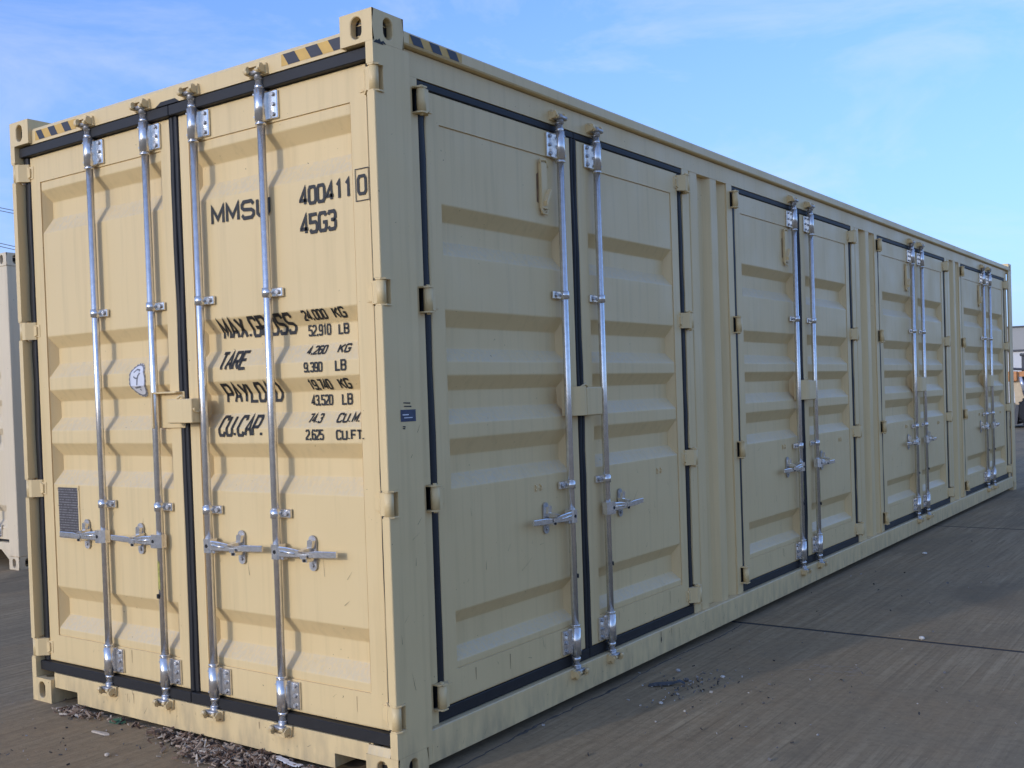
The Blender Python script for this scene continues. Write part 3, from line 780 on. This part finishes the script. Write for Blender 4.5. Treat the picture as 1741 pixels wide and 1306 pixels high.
# extra cuts for the diagonal corners
ub2 = [prR-RU*k/6 for k in range(1, 6)]
IT = [('MMSU', -0.995, 2.220, -0.628, 2.302, 0.0148), ('400411', -0.462, 2.232, -0.172, 2.308, 0.0132), ('0', -0.146, 2.232, -0.096, 2.310, 0.0120), ('45G3', -0.463, 2.118, -0.262, 2.200, 0.0138),
      ('MAX.GROSS', -0.996, 1.735, -0.545, 1.822, 0.0135), ('TARE', -0.992, 1.601, -0.816, 1.684, 0.0128), ('PAYLOAD', -0.990, 1.462, -0.640, 1.548, 0.0128), ('CU.CAP.', -1.002, 1.321, -0.720, 1.412, 0.0128),
      ('24,000', -0.483, 1.782, -0.352, 1.823, 0.0070), ('KG', -0.315, 1.781, -0.248, 1.824, 0.0078), ('52,910', -0.483, 1.720, -0.357, 1.766, 0.0070), ('LB', -0.317, 1.719, -0.260, 1.763, 0.0078),
      ('4,260', -0.474, 1.645, -0.366, 1.682, 0.0066), ('KG', -0.305, 1.645, -0.237, 1.682, 0.0072), ('9,390', -0.472, 1.575, -0.368, 1.616, 0.0070), ('LB', -0.300, 1.575, -0.240, 1.620, 0.0078),
      ('19,740', -0.470, 1.504, -0.347, 1.547, 0.0070), ('KG', -0.305, 1.504, -0.243, 1.547, 0.0078), ('43,520', -0.481, 1.442, -0.360, 1.486, 0.0070), ('LB', -0.312, 1.442, -0.254, 1.488, 0.0078),
      ('74.3', -0.478, 1.373, -0.400, 1.412, 0.0066), ('CU.M.', -0.320, 1.373, -0.190, 1.412, 0.0072), ('2,625', -0.475, 1.306, -0.374, 1.349, 0.0070), ('CU.FT.', -0.308, 1.306, -0.150, 1.347, 0.0078)]
for it in IT: put('lettering', lettering([it], surfR, ub+ub2, zb), dR)
# frame round the check digit: lies across the panel edge, so on the door frame / panel
b = B().mat(BLACK)
for q in stroke_polys([(-0.153, 2.212), (-0.086, 2.212), (-0.086, 2.332), (-0.153, 2.332), (-0.153, 2.212)], 0.0035): b.quad([(p.x, 0, p.y) for p in q])
drape(b, surfR, [prR, prR+0.0052, -0.145], [2.334], 0.0012)
put('check_digit_frame', b.mesh('check_digit_frame', recalc=False), dR)

# ---- round seal sticker and data plate on the left-hand end door
dL, plL, prL, _, _ = ends_[0]
surfL = lambda u_, z_: depth_at(u_, z_, plL, prL, REC_END, 0.050)
def disc(r0, r1, mat, n=40, cx=-1.552, cz=1.583, wob=0.0):
    b = B().mat(mat)
    for k in range(n):
        a0, a1 = 2*math.pi*k/n, 2*math.pi*(k+1)/n
        ro = r1+(wob if k % 2 else 0)
        P = [(cx+rr*math.cos(a)*0.90, 0, cz+rr*math.sin(a)*1.15) for rr, a in ((r0, a0), (ro, a0), (ro, a1), (r0, a1))]
        if r0 < 1e-4: P = P[1:]
        b.quad(P)
    return b
st = disc(0.0, 0.066, WHITE); drape(st, surfL, [], [1.557+0.0, 1.5, 1.618, 1.6, 1.58], 0.0006)
sticker = put('seal_sticker', st.mesh('seal_sticker', recalc=False), dL, label='white oval seal sticker with a dark notched rim')
me_r = disc(0.058, 0.064, GREYINK, n=44, wob=0.004); drape(me_r, surfL, [], [1.557, 1.5, 1.618, 1.6, 1.58], 0.0012)
for pl_ in ([(-1.575, 1.618), (-1.560, 1.632), (-1.540, 1.630), (-1.532, 1.614), (-1.546, 1.602), (-1.552, 1.588), (-1.556, 1.560)], [(-1.578, 1.600), (-1.566, 1.592), (-1.553, 1.592)], [(-1.548, 1.542), (-1.542, 1.536)], [(-1.575, 1.548), (-1.530, 1.552)]):
    for q in stroke_polys(pl_, 0.007): me_r.quad([(p.x, surfL(p.x, p.y)-0.0042, p.y) for p in q])
me_r.mat(GREYINK); me_ring = me_r.mesh('sticker_print', recalc=False); me_ring.materials.clear(); me_ring.materials.append(GREYINK)
put('sticker_print', me_ring, dL)
b = B().mat(PLATE)
b.quad([(-2.222, surfL(-2.15, .95)-0.0045, 0.826), (-2.058, surfL(-2.15, .95)-0.0045, 0.826), (-2.058, surfL(-2.15, .95)-0.0045, 1.076), (-2.222, surfL(-2.15, .95)-0.0045, 1.076)])
b.mat(PAINT).box(-2.232, -2.048, surfL(-2.15, .95)-0.004, surfL(-2.15, .95)+0.001, 0.816, 1.086)
for zz in (0.832, 1.070, 0.985):
    for uu in (-2.227, -2.053): b.tube([(uu, surfL(-2.15, .95)-0.004, zz), (uu, surfL(-2.15, .95)-0.007, zz)], 0.004, 6)
put('data_plate', b.mesh('data_plate'), dL, label='grey metal data plate covered in small print')

# small blue label on the corner post side
b = B().mat(BLUE).quad([(0.082, -0.0012, 1.372), (0.170, -0.0012, 1.372), (0.170, -0.0012, 1.417), (0.082, -0.0012, 1.417)])
b2 = B(); b2.mats = []; b2.mat(BLUE); b2.quad([(0.082, -0.0012, 1.372), (0.170, -0.0012, 1.372), (0.170, -0.0012, 1.417), (0.082, -0.0012, 1.417)])
b2.mat(WHITE); b2.quad([(0.092, -0.0022, 1.396), (0.128, -0.0022, 1.396), (0.128, -0.0022, 1.400), (0.092, -0.0022, 1.400)]); b2.quad([(0.100, -0.0022, 1.385), (0.150, -0.0022, 1.385), (0.150, -0.0022, 1.388), (0.100, -0.0022, 1.388)])
part('blue_label', b2.mesh('blue_label', recalc=False), side=True)
b = B().mat(BLACK)
for (a0, a1, z_) in ((0.100, 0.140, 1.441), (0.104, 0.146, 1.428), (0.092, 0.108, 1.352), (0.092, 0.106, 1.345)):
    b.quad([(a0, -0.0012, z_), (a1, -0.0012, z_-0.002), (a1, -0.0012, z_+0.003), (a0, -0.0012, z_+0.004)])
part('small_marking', b.mesh('small_marking', recalc=False), side=True)
b = B().mat(RUST); b.quad([(2.136, 0.0018, 0.112), (2.142, 0.0018, 0.108), (2.143, 0.0018, 0.168), (2.138, 0.0018, 0.170)]); b.mat(BLACK); b.quad([(2.134, 0.0014, 0.120), (2.146, 0.0014, 0.118), (2.144, 0.0014, 0.138), (2.137, 0.0014, 0.140)])
part('rust_stain', b.mesh('rust_stain', recalc=False), side=True)

# ---- hazard tape
def tape(u0, u1, z0, z1, y, slant, blacks, name='hazard_tape', side=False):
    b = B().mat(YELLOW)
    b.quad([(u0, y-0.0010, z0), (u1, y-0.0010, z0), (u1, y-0.0010, z1), (u0, y-0.0010, z1)])
    b.mat(TAPEBLACK)
    for c0, c1 in blacks:
        b.quad([(max(u0, c0+slant*0), y-0.0018, z1), (min(c1, u1), y-0.0018, z1), (min(c1+slant, u1), y-0.0018, z0), (min(max(c0+slant, u0), u1), y-0.0018, z0)])
    part(name, b.mesh(name, recalc=False), side=side)
tape(-2.245, -1.900, 2.786, 2.832, 0.020, 0.030, [(-2.238, -2.190), (-2.135, -2.080), (-2.020, -1.965)])
tape(-0.500, -0.168, 2.786, 2.832, 0.020, 0.030, [(-0.490, -0.425), (-0.365, -0.300), (-0.243, -0.180)])
tape(0.210, 0.540, 2.814, 2.8485, 0.0, 0.022, [(0.212, 0.275), (0.330, 0.390), (0.440, 0.500)], side=True)

b = B().mat(BLACK)
b.quad([(0.004, -0.0010, 2.7700), (0.060, -0.0010, 2.7705), (0.052, -0.0010, 2.7780), (0.020, -0.0010, 2.7830)])
b.quad([(0.020, -0.0014, 2.7760), (0.075, -0.0014, 2.7750), (0.060, -0.0014, 2.7860), (0.045, -0.0014, 2.7800), (0.038, -0.0014, 2.7900)])
part('scuff_mark', b.mesh('scuff_mark', recalc=False), side=True)

# ---- wear: thin scratches, chips and little rust runs, different on every door
def wear(seed, n, u0, u1, z0, z1, y, name='scratch_mark', runs=0):
    q_ = random.Random(seed); b = B().mat(SCUFF)
    for k in range(n):
        x, z = q_.uniform(u0, u1), q_.uniform(z0, z1); l = q_.uniform(0.004, 0.05)*(1 if q_.random() < 0.7 else 2); a = q_.gauss(1.35, 0.6); w2 = q_.uniform(0.0004, 0.0012)
        dx, dz = math.cos(a)*l/2, math.sin(a)*l/2; nx, nz_ = -math.sin(a)*w2, math.cos(a)*w2
        b.quad([(x-dx-nx, y, z-dz-nz_), (x+dx-nx*.3, y, z+dz-nz_*.3), (x+dx+nx*.3, y, z+dz+nz_*.3), (x-dx+nx, y, z-dz+nz_)])
    b.mat(RUST)
    for k in range(runs):
        x = q_.uniform(u0, u1); z = z1-q_.uniform(0, 0.02); l = q_.uniform(0.02, 0.08); w2 = q_.uniform(0.0012, 0.003)
        b.quad([(x-w2*.4, y-0.0002, z-l), (x+w2*.4, y-0.0002, z-l), (x+w2, y-0.0002, z), (x-w2, y-0.0002, z)])
    return b.mesh(name, recalc=False)
sd_ = 100
for rs, c in sides_:
    for (d, pl, pr_, u0, u1) in rs:
        sd_ += 1
        o = put('scratch_mark', wear(sd_, 9, pl+0.03, pr_-0.03, 0.62, 1.06, YD+PN-0.0026), d, side=True); o['kind'] = 'stuff'
        o = put('scratch_mark', wear(sd_+50, 5, pl+0.03, pr_-0.03, 0.236, 0.355, YD-0.0006, runs=2), d, side=True); o['kind'] = 'stuff'
for (d, pl, pr_, u0, u1) in ends_:
    sd_ += 1
    o = put('scratch_mark', wear(sd_, 5, pl+0.03, pr_-0.03, 0.60, 1.06, 0.0514), d); o['kind'] = 'stuff'
    o = put('scratch_mark', wear(sd_+50, 3, pl+0.03, pr_-0.03, 0.208, 0.330, 0.0494, runs=1), d); o['kind'] = 'stuff'
o = part('scratch_mark', wear(7, 12, 0.02, 0.195, 0.3, 2.5, -0.0008), side=True); o['kind'] = 'stuff'
o = part('scratch_mark', wear(8, 12, -2.0, -0.40, 0.03, 0.145, 0.0194, runs=5)); o['kind'] = 'stuff'
o = part('scratch_mark', wear(9, 60, 0.25, 11.9, 0.06, 0.165, 0.0024, runs=14), side=True); o['kind'] = 'stuff'

# ------------------------------------------------------------------ things on the ground
def chip_mesh(n, spots, name, mats, seed, smax, smin, flat=0.3):
    rnd = random.Random(seed); b = B()
    for k in range(n):
        cx, cy, sx, sy = rnd.choices(spots, weights=[q[4] for q in spots])[0][:4]
        x, y = rnd.gauss(cx, sx), rnd.gauss(cy, sy)
        if y > 0.012 and not (-2.45 < x < -2.08) and x < 0: y = -abs(y-0.012)+0.0
        l = rnd.uniform(smin, smax); w_ = l*rnd.uniform(0.12, 0.38); t = l*rnd.uniform(0.08, flat)
        m4 = Matrix.Translation((x, y, t*0.6+rnd.random()**2*0.018)) @ Matrix.Rotation(rnd.uniform(0, 6.28), 4, 'Z') @ Matrix.Rotation(rnd.gauss(0, 0.35), 4, 'X') @ Matrix.Rotation(rnd.gauss(0, 0.35), 4, 'Y')
        b.mat(rnd.choice(mats))
        v = [b.bm.verts.new(m4 @ Vector((px*l/2*(1 if pz else 0.9), py*w_/2*(1 if px > 0 else 0.6), (pz-0.5)*t))) for pz in (0, 1) for px, py in ((-1, -1), (1, -1), (1.15, 0.1), (1, 1), (-1, 1))]
        fs = [b.bm.faces.new(v[0:5][::-1]), b.bm.faces.new(v[5:10])] + [b.bm.faces.new((v[i], v[(i+1) % 5], v[5+(i+1) % 5], v[5+i])) for i in range(5)]
        b._tag(fs)
    return b.mesh(name)
BARK1 = simple('bark_brown', (0.22, 0.135, 0.085), rough=0.9, var=0.5, sc=60); BARK2 = simple('bark_pale', (0.44, 0.32, 0.22), rough=0.85, var=0.4, sc=60); BARK3 = simple('bark_dark', (0.06, 0.04, 0.03), rough=0.9, var=0.4, sc=60); BARK4 = simple('bark_straw', (0.60, 0.50, 0.38), rough=0.85, var=0.3, sc=60)
me = chip_mesh(1700, [(-1.98, -0.030, 0.075, 0.030, 1.0), (-1.20, -0.030, 0.10, 0.03, 1.6), (-0.93, -0.075, 0.14, 0.055, 3.4), (-0.70, -0.06, 0.10, 0.05, 1.5), (-0.40, -0.04, 0.12, 0.03, 0.5), (-1.6, -0.01, 0.25, 0.02, 0.25)], 'wood_chips', [BARK1, BARK1, BARK2, BARK2, BARK3, BARK4], 3, 0.042, 0.006)
put('wood_chips', me, label='scatter of brown bark and wood chips along the foot of the container end', cat='wood chips', kind='stuff')
GRIT1 = simple('grit_pale', (0.45, 0.43, 0.40), rough=0.85, var=0.3); GRIT2 = simple('grit_grey', (0.16, 0.15, 0.14), rough=0.9, var=0.4); GRIT3 = simple('grit_dark', (0.05, 0.045, 0.04), rough=0.9)
me = chip_mesh(420, [(0.30, 1.78, 0.10, 0.14, 3), (0.55, 1.6, 0.5, 0.5, 2), (1.1, 2.6, 0.7, 0.9, 2), (-1.6, -0.35, 0.7, 0.20, 2), (0.5, 4.6, 0.5, 1.3, 1)], 'loose_grit', [GRIT1, GRIT2, GRIT3, GRIT2], 5, 0.016, 0.004, flat=0.8)
put('loose_grit', me, label='fine loose grit scattered over the concrete', cat='grit', kind='stuff')
def pebble(x, y, r_, label, m=None, group=None):
    rnd = random.Random(int((x+y)*1000)); b = B().mat(m or GRIT1)
    bmesh.ops.create_icosphere(b.bm, subdivisions=2, radius=r_)
    for v in b.bm.verts: v.co = Vector((v.co.x*1.2, v.co.y*0.9, v.co.z*0.7))*rnd.uniform(0.85, 1.1)
    b._tag(b.bm.faces, True)
    put('pebble', b.mesh('pebble'), loc=(x, y, r_*0.6), label=label, cat='pebble', group=group)
PW = simple('pale_stone', (0.62, 0.60, 0.55), rough=0.8, var=0.2)
JY = 3.25
pebble(1.035, 3.290, 0.015, 'bright white pebble lying just behind the long slab joint', PW)
pebble(0.330, 1.470, 0.010, 'small white pebble on the near side of the blue-grey rubber strip', PW)
pebble(0.150, 2.02, 0.012, 'tan pebble close to the bottom rail behind the rubber strip', GRIT1)
pebble(0.262, 1.88, 0.013, 'rough grey pebble standing at the tip of the rubber strip', GRIT2)
pebble(0.395, 2.02, 0.011, 'pale pebble standing alone to the right of the rubber strip', PW)
pebble(-1.33, -0.33, 0.012, 'tan pebble on bare concrete in front of the wood chips', BARK4)
pebble(0.30, 6.35, 0.016, 'white speck of stone on the middle slab near the third door pair', PW)
# blue-grey rubber strip with curled end
SL = simple('slate_rubber', (0.075, 0.085, 0.10), rough=0.7, var=0.4, sc=40)
b = B().mat(SL)
P = [(-0.085, -0.030, 0.006), (-0.06, -0.022, 0.010), (-0.02, -0.010, 0.012), (0.03, 0.004, 0.014), (0.06, 0.020, 0.022), (0.085, 0.024, 0.008)]
rings = []
for i, p in enumerate(P):
    hw_ = (0.014, 0.022, 0.022, 0.017, 0.009, 0.003)[i]
    rings.append([b.bm.verts.new((p[0]+dx*0.1, p[1]+dx, p[2]+dz)) for dx, dz in ((-hw_, -0.005), (hw_, -0.004), (hw_, 0.003), (0, 0.006), (-hw_, 0.002))])
for i in range(len(rings)-1): b._tag([b.bm.faces.new((rings[i][k], rings[i][(k+1) % 5], rings[i+1][(k+1) % 5], rings[i+1][k])) for k in range(5)])
b._tag([b.bm.faces.new(rings[0]), b.bm.faces.new(rings[-1])])
put('rubber_strip', b.mesh('rubber_strip'), mat=Matrix.Translation((0.215, 1.765, 0)) @ Matrix.Rotation(R(18), 4, 'Z'), label='torn blue-grey strip of rubber on the concrete beside the container', cat='rubber scrap')
# white plastic strip under the sill, green scrap, wood splinter
b = B().mat(WHITE)
PS = [(-0.09, 0.012, 0.018), (-0.05, 0.004, 0.024), (0.0, -0.004, 0.020), (0.05, -0.006, 0.016), (0.09, 0.0, 0.020)]
for i in range(4):
    p, q = PS[i], PS[i+1]; b.prism([(p[0], p[2]), (q[0], q[2]), (q[0], q[2]+0.004), (p[0], p[2]+0.004)], 1, p[1]-0.012, p[1]+0.012)
put('plastic_strip', b.mesh('plastic_strip'), loc=(-0.575, -0.025, 0.0), label='curved white plastic strip lying below the door sill', cat='plastic strip')
GR = simple('green_plastic', (0.06, 0.16, 0.09), rough=0.5, var=0.5, sc=40)
b = B().mat(GR); b.prism([(-0.040, -0.014), (0.030, -0.018), (0.045, 0.004), (0.015, 0.020), (-0.030, 0.016)], 2, 0.002, 0.012); b.prism([(-0.02, -0.010), (0.03, -0.006), (0.01, 0.016)], 2, 0.012, 0.022)
put('green_scrap', b.mesh('green_scrap'), mat=Matrix.Translation((-1.700, -0.020, 0)) @ Matrix.Rotation(R(10), 4, 'Z') @ Matrix.Rotation(R(8), 4, 'X'), label='crumpled dull green scrap below the left door', cat='plastic scrap')
b = B().mat(BARK4); b.prism([(-0.055, -0.004), (0.045, -0.010), (0.060, 0.002), (0.040, 0.010), (-0.050, 0.006)], 2, 0.002, 0.010)
put('wood_splinter', b.mesh('wood_splinter'), mat=Matrix.Translation((-1.625, -0.165, 0)) @ Matrix.Rotation(R(4), 4, 'Z'), label='pale flat splinter of wood on the concrete left of the chips', cat='splinter')

# pale scrape marks on the slab
SCR = simple('pale_scrape', (0.42, 0.38, 0.33), rough=0.9, var=0.4, sc=60)
rnd = random.Random(5); b = B().mat(SCR)
for k in range(26):
    x, y = rnd.gauss(0.80, 0.10), rnd.gauss(2.42, 0.06); l, a = rnd.uniform(0.02, 0.09), rnd.gauss(0.15, 0.25); w2 = rnd.uniform(0.001, 0.003)
    dx, dy = math.cos(a)*l/2, math.sin(a)*l/2; nx, ny = -math.sin(a)*w2, math.cos(a)*w2
    b.quad([(x-dx-nx, y-dy-ny, 0.002), (x+dx-nx*.4, y+dy-ny*.4, 0.002), (x+dx+nx*.4, y+dy+ny*.4, 0.002), (x-dx+nx, y-dy+ny, 0.002)])
put('scrape_marks', b.mesh('scrape_marks', recalc=False), ground, kind='stuff')
# narrow ragged dark strip on the concrete beside the bottom rail
DARKLINE = simple('dark_line_tone', (0.11, 0.09, 0.07), rough=0.95, var=0.5, sc=30)
rnd = random.Random(11); b = B().mat(DARKLINE); prev = None; yy = 0.25
while yy < 3.2:
    xc = 0.010+0.012*math.sin(yy*5)+rnd.uniform(-0.005, 0.005)+0.01*(yy < 1.2); hw_ = rnd.uniform(0.001, 0.007)*(1.6 if 0.7 < yy < 1.6 else 0.6)
    cur = (b.bm.verts.new((xc-hw_, yy, 0.0015)), b.bm.verts.new((xc+hw_, yy, 0.0015)), b.bm.verts.new((xc, yy, 0.004)))
    if prev: b._tag([b.bm.faces.new((prev[0], prev[2], cur[2], cur[0])), b.bm.faces.new((prev[2], prev[1], cur[1], cur[2]))])
    prev = cur; yy += rnd.uniform(0.02, 0.05)
put('dark_line', b.mesh('dark_line', recalc=False), label='thin ragged dark line along the bottom side rail', cat='dirt', kind='stuff')

# ------------------------------------------------------------------ second container on the left
X1, Y1 = -6.575, 2.33
c2 = empty('shipping_container', (X1-W_/2, Y1+LEN/2, 0), label='cream shipping container standing behind the left edge of the beige one', cat='shipping container')
for (cx, cy, sx, sy) in ((0, 0, -1, 1), (-W_, 0, 1, 1), (0, LEN, -1, -1), (-W_, LEN, 1, -1)):
    for cz in (0, HT-0.118):
        put('corner_casting', casting_mesh(0.162, 0.178, 0.118, sx, sy, mat=CREAM), c2, loc=(X1+cx, Y1+cy, cz))
for (a, c) in ((-0.160, -0.004), (-W_+0.004, -W_+0.160)):
    b = B().mat(CREAM); b.box(X1+a, X1+c, Y1+0.004, Y1+0.12, 0.1185, HT-0.1185, bev=0.005); b.box(X1+a+0.02, X1+c, Y1+0.12, Y1+0.17, 0.12, HT-0.12); put('corner_post', b.mesh('corner_post'), c2)
    b = B().mat(CREAM); b.box(X1+a, X1+c, Y1+LEN-0.12, Y1+LEN-0.004, 0.1185, HT-0.1185, bev=0.005); put('corner_post', b.mesh('corner_post'), c2)
b = B().mat(CREAM); b.box(X1-W_+0.162, X1-0.162, Y1+0.012, Y1+0.12, HT-0.118, HT-0.045, bev=0.004); put('door_header', b.mesh('door_header'), c2)
b = B().mat(CREAM)
b.prism([(X1-0.1605, 0.06), (X1-0.1605, 0.235), (X1-W_+0.1605, 0.235), (X1-W_+0.1605, 0.06), (X1-W_+0.40, 0.225), (X1-0.40, 0.225)], 1, Y1+0.02, Y1+0.10)
b.box(X1-W_+0.165, X1-0.165, Y1+0.018, Y1+0.10, 0.17, 0.24, bev=0.003)
put('door_sill', b.mesh('door_sill'), c2)
for s_ in (0, 1):
    u0 = X1-W_+0.18+s_*1.045; u1 = u0+1.03
    me = door_mesh('end_door', u0, u1, 0.26, 2.76, u0+0.09, u1-0.09, 0.36, 2.62, REC_END, Y1+0.055, mat=CREAM)
    d = put('end_door', me, c2)
    gk = gasket_mesh(u0, u1, 0.26, 2.76, u0-0.015, u1+0.014, 0.242, 2.777, Y1+0.058)
    put('door_gasket', gk, d)
    for uu in (u0+0.25, u1-0.25):
        put('lock_rod', bpy.data.meshes['lock_rod.end'], d, loc=(uu, Y1+0.025, 0.05))
        for zz in (2.68, 0.34): put('rod_bearing', BEAR[(1, 1)], d, loc=(uu, Y1+0.025, zz))
b = B().mat(CREAM); pr = []; y = Y1+0.17
while y < Y1+LEN-0.4:
    pr += [(X1-0.01, y), (X1-0.01, y+0.07), (X1-0.045, y+0.14), (X1-0.045, y+0.21)]; y += 0.278
pr += [(X1-0.01, Y1+LEN-0.125), (X1-0.07, Y1+LEN-0.125), (X1-0.07, Y1+0.172)]
b.prism(pr, 2, 0.165, HT-0.096); put('side_wall', b.mesh('side_wall'), c2)
b = B().mat(CREAM); b.box(X1-W_+0.01, X1-W_+0.06, Y1+0.175, Y1+LEN-0.12, 0.165, HT-0.096); put('side_wall', b.mesh('side_wall'), c2)
for xx in (X1-0.07, X1-W_+0.01):
    b = B().mat(CREAM); b.box(xx, xx+0.06, Y1+0.178, Y1+LEN-0.178, HT-0.095, HT-0.035, bev=0.003); put('top_rail', b.mesh('top_rail'), c2)
    b = B().mat(CREAM); b.box(xx, xx+0.06, Y1+0.178, Y1+LEN-0.178, 0.03, 0.164, bev=0.003); put('bottom_rail', b.mesh('bottom_rail'), c2)
b = B().mat(CREAM); b.box(X1-W_+0.06, X1-0.075, Y1+0.10, Y1+LEN-0.1, HT-0.07, HT-0.05); put('roof_panel', b.mesh('roof_panel'), c2)

# ------------------------------------------------------------------ power lines far behind on the left
WIRE = simple('wire', (0.10, 0.11, 0.13), rough=0.7)
zs = [(13.45, 'highest of the four thin overhead wires in the left sky'), (13.28, 'second highest of the four thin overhead wires in the left sky'), (11.42, 'third of the four thin overhead wires in the left sky'), (11.24, 'lowest of the four thin overhead wires in the left sky')]
for z0, lab in zs:
    b = B().mat(WIRE)
    pts = []
    for k in range(41):
        t = -1+2*k/40
        x = -55+t*26; y = 30+t*3
        pts.append((x, y, z0-0.55-(x+55)*0.25+0.004*(x+55)**2*0.6))
    b.tube(pts, 0.022, 6)
    put('overhead_wire', b.mesh('overhead_wire'), label=lab, cat='wire', group='overhead wires')

# ------------------------------------------------------------------ warehouse behind on the right
WALLW = simple('white_cladding', (0.62, 0.61, 0.58), rough=0.7, var=0.08, sc=0.6)
WALLG = simple('grey_band', (0.36, 0.35, 0.32), rough=0.7, var=0.08, sc=0.6)
TRIM = simple('dark_trim', (0.07, 0.07, 0.075), rough=0.6)
wh = empty('warehouse', (1, 66, 0), label='long low white warehouse with a grey upper band beyond the far end of the container', cat='warehouse')
def wpart(n, b): put(n, b.mesh(n), wh)
wpart('wall', B().mat(WALLW).box(-13, 15, 60.0, 72, 0, 2.74))
wpart('parapet', B().mat(WALLG).box(-13.05, 15.05, 59.95, 72.05, 2.84, 4.02))
wpart('trim_band', B().mat(TRIM).box(-13.1, 15.1, 59.9, 72.1, 2.74, 2.84))
wpart('coping', B().mat(TRIM).box(-13.12, 15.12, 59.88, 72.12, 4.02, 4.10))
for k in range(6): wpart('downpipe', B().mat(WALLG).box(-12+k*5, -11.88+k*5, 59.86, 59.95, 0, 2.7))
DOORM = simple('roller_door', (0.45, 0.46, 0.46), rough=0.5, var=0.1)
for k in range(3):
    b = B().mat(DOORM)
    for j in range(12): b.box(0.5+k*5, 3.7+k*5, 59.96, 59.995, 0.02+j*0.2, 0.2+j*0.2, bev=0.01)
    wpart('roller_door', b)

# ------------------------------------------------------------------ compact loader parked behind, only its front edge in view
OR = simple('loader_orange', (0.60, 0.22, 0.05), rough=0.4, var=0.25); TAN = simple('loader_cream', (0.62, 0.46, 0.27), rough=0.45, var=0.2)
TYRE = simple('tyre_rubber', (0.018, 0.018, 0.02), rough=0.8, bump=0.3); CHR = simple('ram_chrome', (0.75, 0.75, 0.78), rough=0.2, metal=0.6)
lx, ly = -2.55, 29.7
ld = empty('compact_loader', (lx+0.9, ly+0.8, 0), label='orange compact loader with cream lift arm parked beyond the far end of the container', cat='loader')
def lp(n, b, par=None): return put(n, b.mesh(n), par or ld)
wheel = B().mat(TYRE); wheel.tube([(0, 0, 0), (0, 0.05, 0), (0, 0.25, 0), (0, 0.3, 0)], [0.34, 0.42, 0.42, 0.34], 24)
for k in range(20):
    a = 2*math.pi*k/20; c_, s_ = math.cos(a), math.sin(a)
    wheel.prism([(0.40*c_-0.02*s_, 0.40*s_+0.02*c_), (0.45*c_-0.02*s_, 0.45*s_+0.02*c_), (0.45*c_+0.02*s_, 0.45*s_-0.02*c_), (0.40*c_+0.02*s_, 0.40*s_-0.02*c_)], 1, 0.02, 0.28)
wm_ = wheel.mesh('wheel'); rim_ = B().mat(TAN).tube([(0, -0.012, 0), (0, 0.02, 0)], [0.19, 0.17], 18).mesh('rim'); hub_ = B().mat(CHR).tube([(0, -0.04, 0), (0, -0.01, 0)], 0.05, 10).mesh('hub')
for wx in (lx, lx+1.15):
    for wy in (ly, ly+1.25):
        wo = put('wheel', wm_, ld, loc=(wx, wy, 0.45)); put('rim', rim_, wo, loc=(wx, wy, 0.45)); put('hub', hub_, wo, loc=(wx, wy, 0.45))
lp('body', B().mat(OR).box(lx-0.25, lx+1.75, ly+0.34, ly+1.22, 0.35, 1.05, bev=0.05))
lp('engine_cover', B().mat(OR).box(lx+0.95, lx+1.75, ly+0.36, ly+1.2, 1.05, 1.55, bev=0.06))
lp('cab_base', B().mat(TRIM).box(lx-0.15, lx+0.95, ly+0.4, ly+1.16, 1.05, 1.2))
lp('pivot_cover', B().mat(OR).box(lx-0.66, lx-0.40, ly+0.05, ly+0.14, 1.30, 1.58, bev=0.02))
lp('hood_rail', B().mat(TRIM).tube([(lx-0.62, ly+0.30, 1.66), (lx+0.0, ly+0.30, 1.60), (lx+1.5, ly+0.30, 1.45)], 0.035, 8))
for (cx, cy) in ((lx-0.33, ly+0.40), (lx-0.33, ly+1.16), (lx+0.85, ly+0.40), (lx+0.85, ly+1.16)): lp('cab_post', B().mat(TRIM).box(cx, cx+0.07, cy-0.03, cy+0.04, 1.05, 2.0, bev=0.01))
lp('cab_roof', B().mat(TRIM).box(lx-0.37, lx+0.98, ly+0.33, ly+1.24, 2.0, 2.08, bev=0.02))
for yy in (ly+0.20, ly+1.32):
    lp('lift_arm', B().mat(TAN).prism([(lx-0.62, 1.50), (lx-0.42, 1.58), (lx-0.28, 1.1), (lx-0.22, 0.80), (lx-0.30, 0.62), (lx-0.48, 0.66), (lx-0.50, 1.0)], 1, yy, yy+0.09))
    lp('arm_link', B().mat(OR).prism([(lx-0.60, 1.42), (lx-0.50, 1.56), (lx+1.5, 1.72), (lx+1.6, 1.55), (lx+1.5, 1.48)], 1, yy+0.001, yy+0.088))
    lp('lift_cylinder', B().mat(CHR).tube([(lx-0.34, yy-0.04, 1.42), (lx-0.24, yy-0.04, 1.02)], 0.05, 12))
    lp('cylinder_barrel', B().mat(TRIM).tube([(lx-0.24, yy-0.04, 1.04), (lx-0.14, yy-0.04, 0.7)], 0.062, 12))
lp('bucket', B().mat(TRIM).prism([(lx-0.85, 0.08), (lx-0.42, 0.10), (lx-0.36, 0.60), (lx-0.44, 0.62), (lx-0.52, 0.25), (lx-0.85, 0.14)], 1, ly+0.0, ly+1.6))
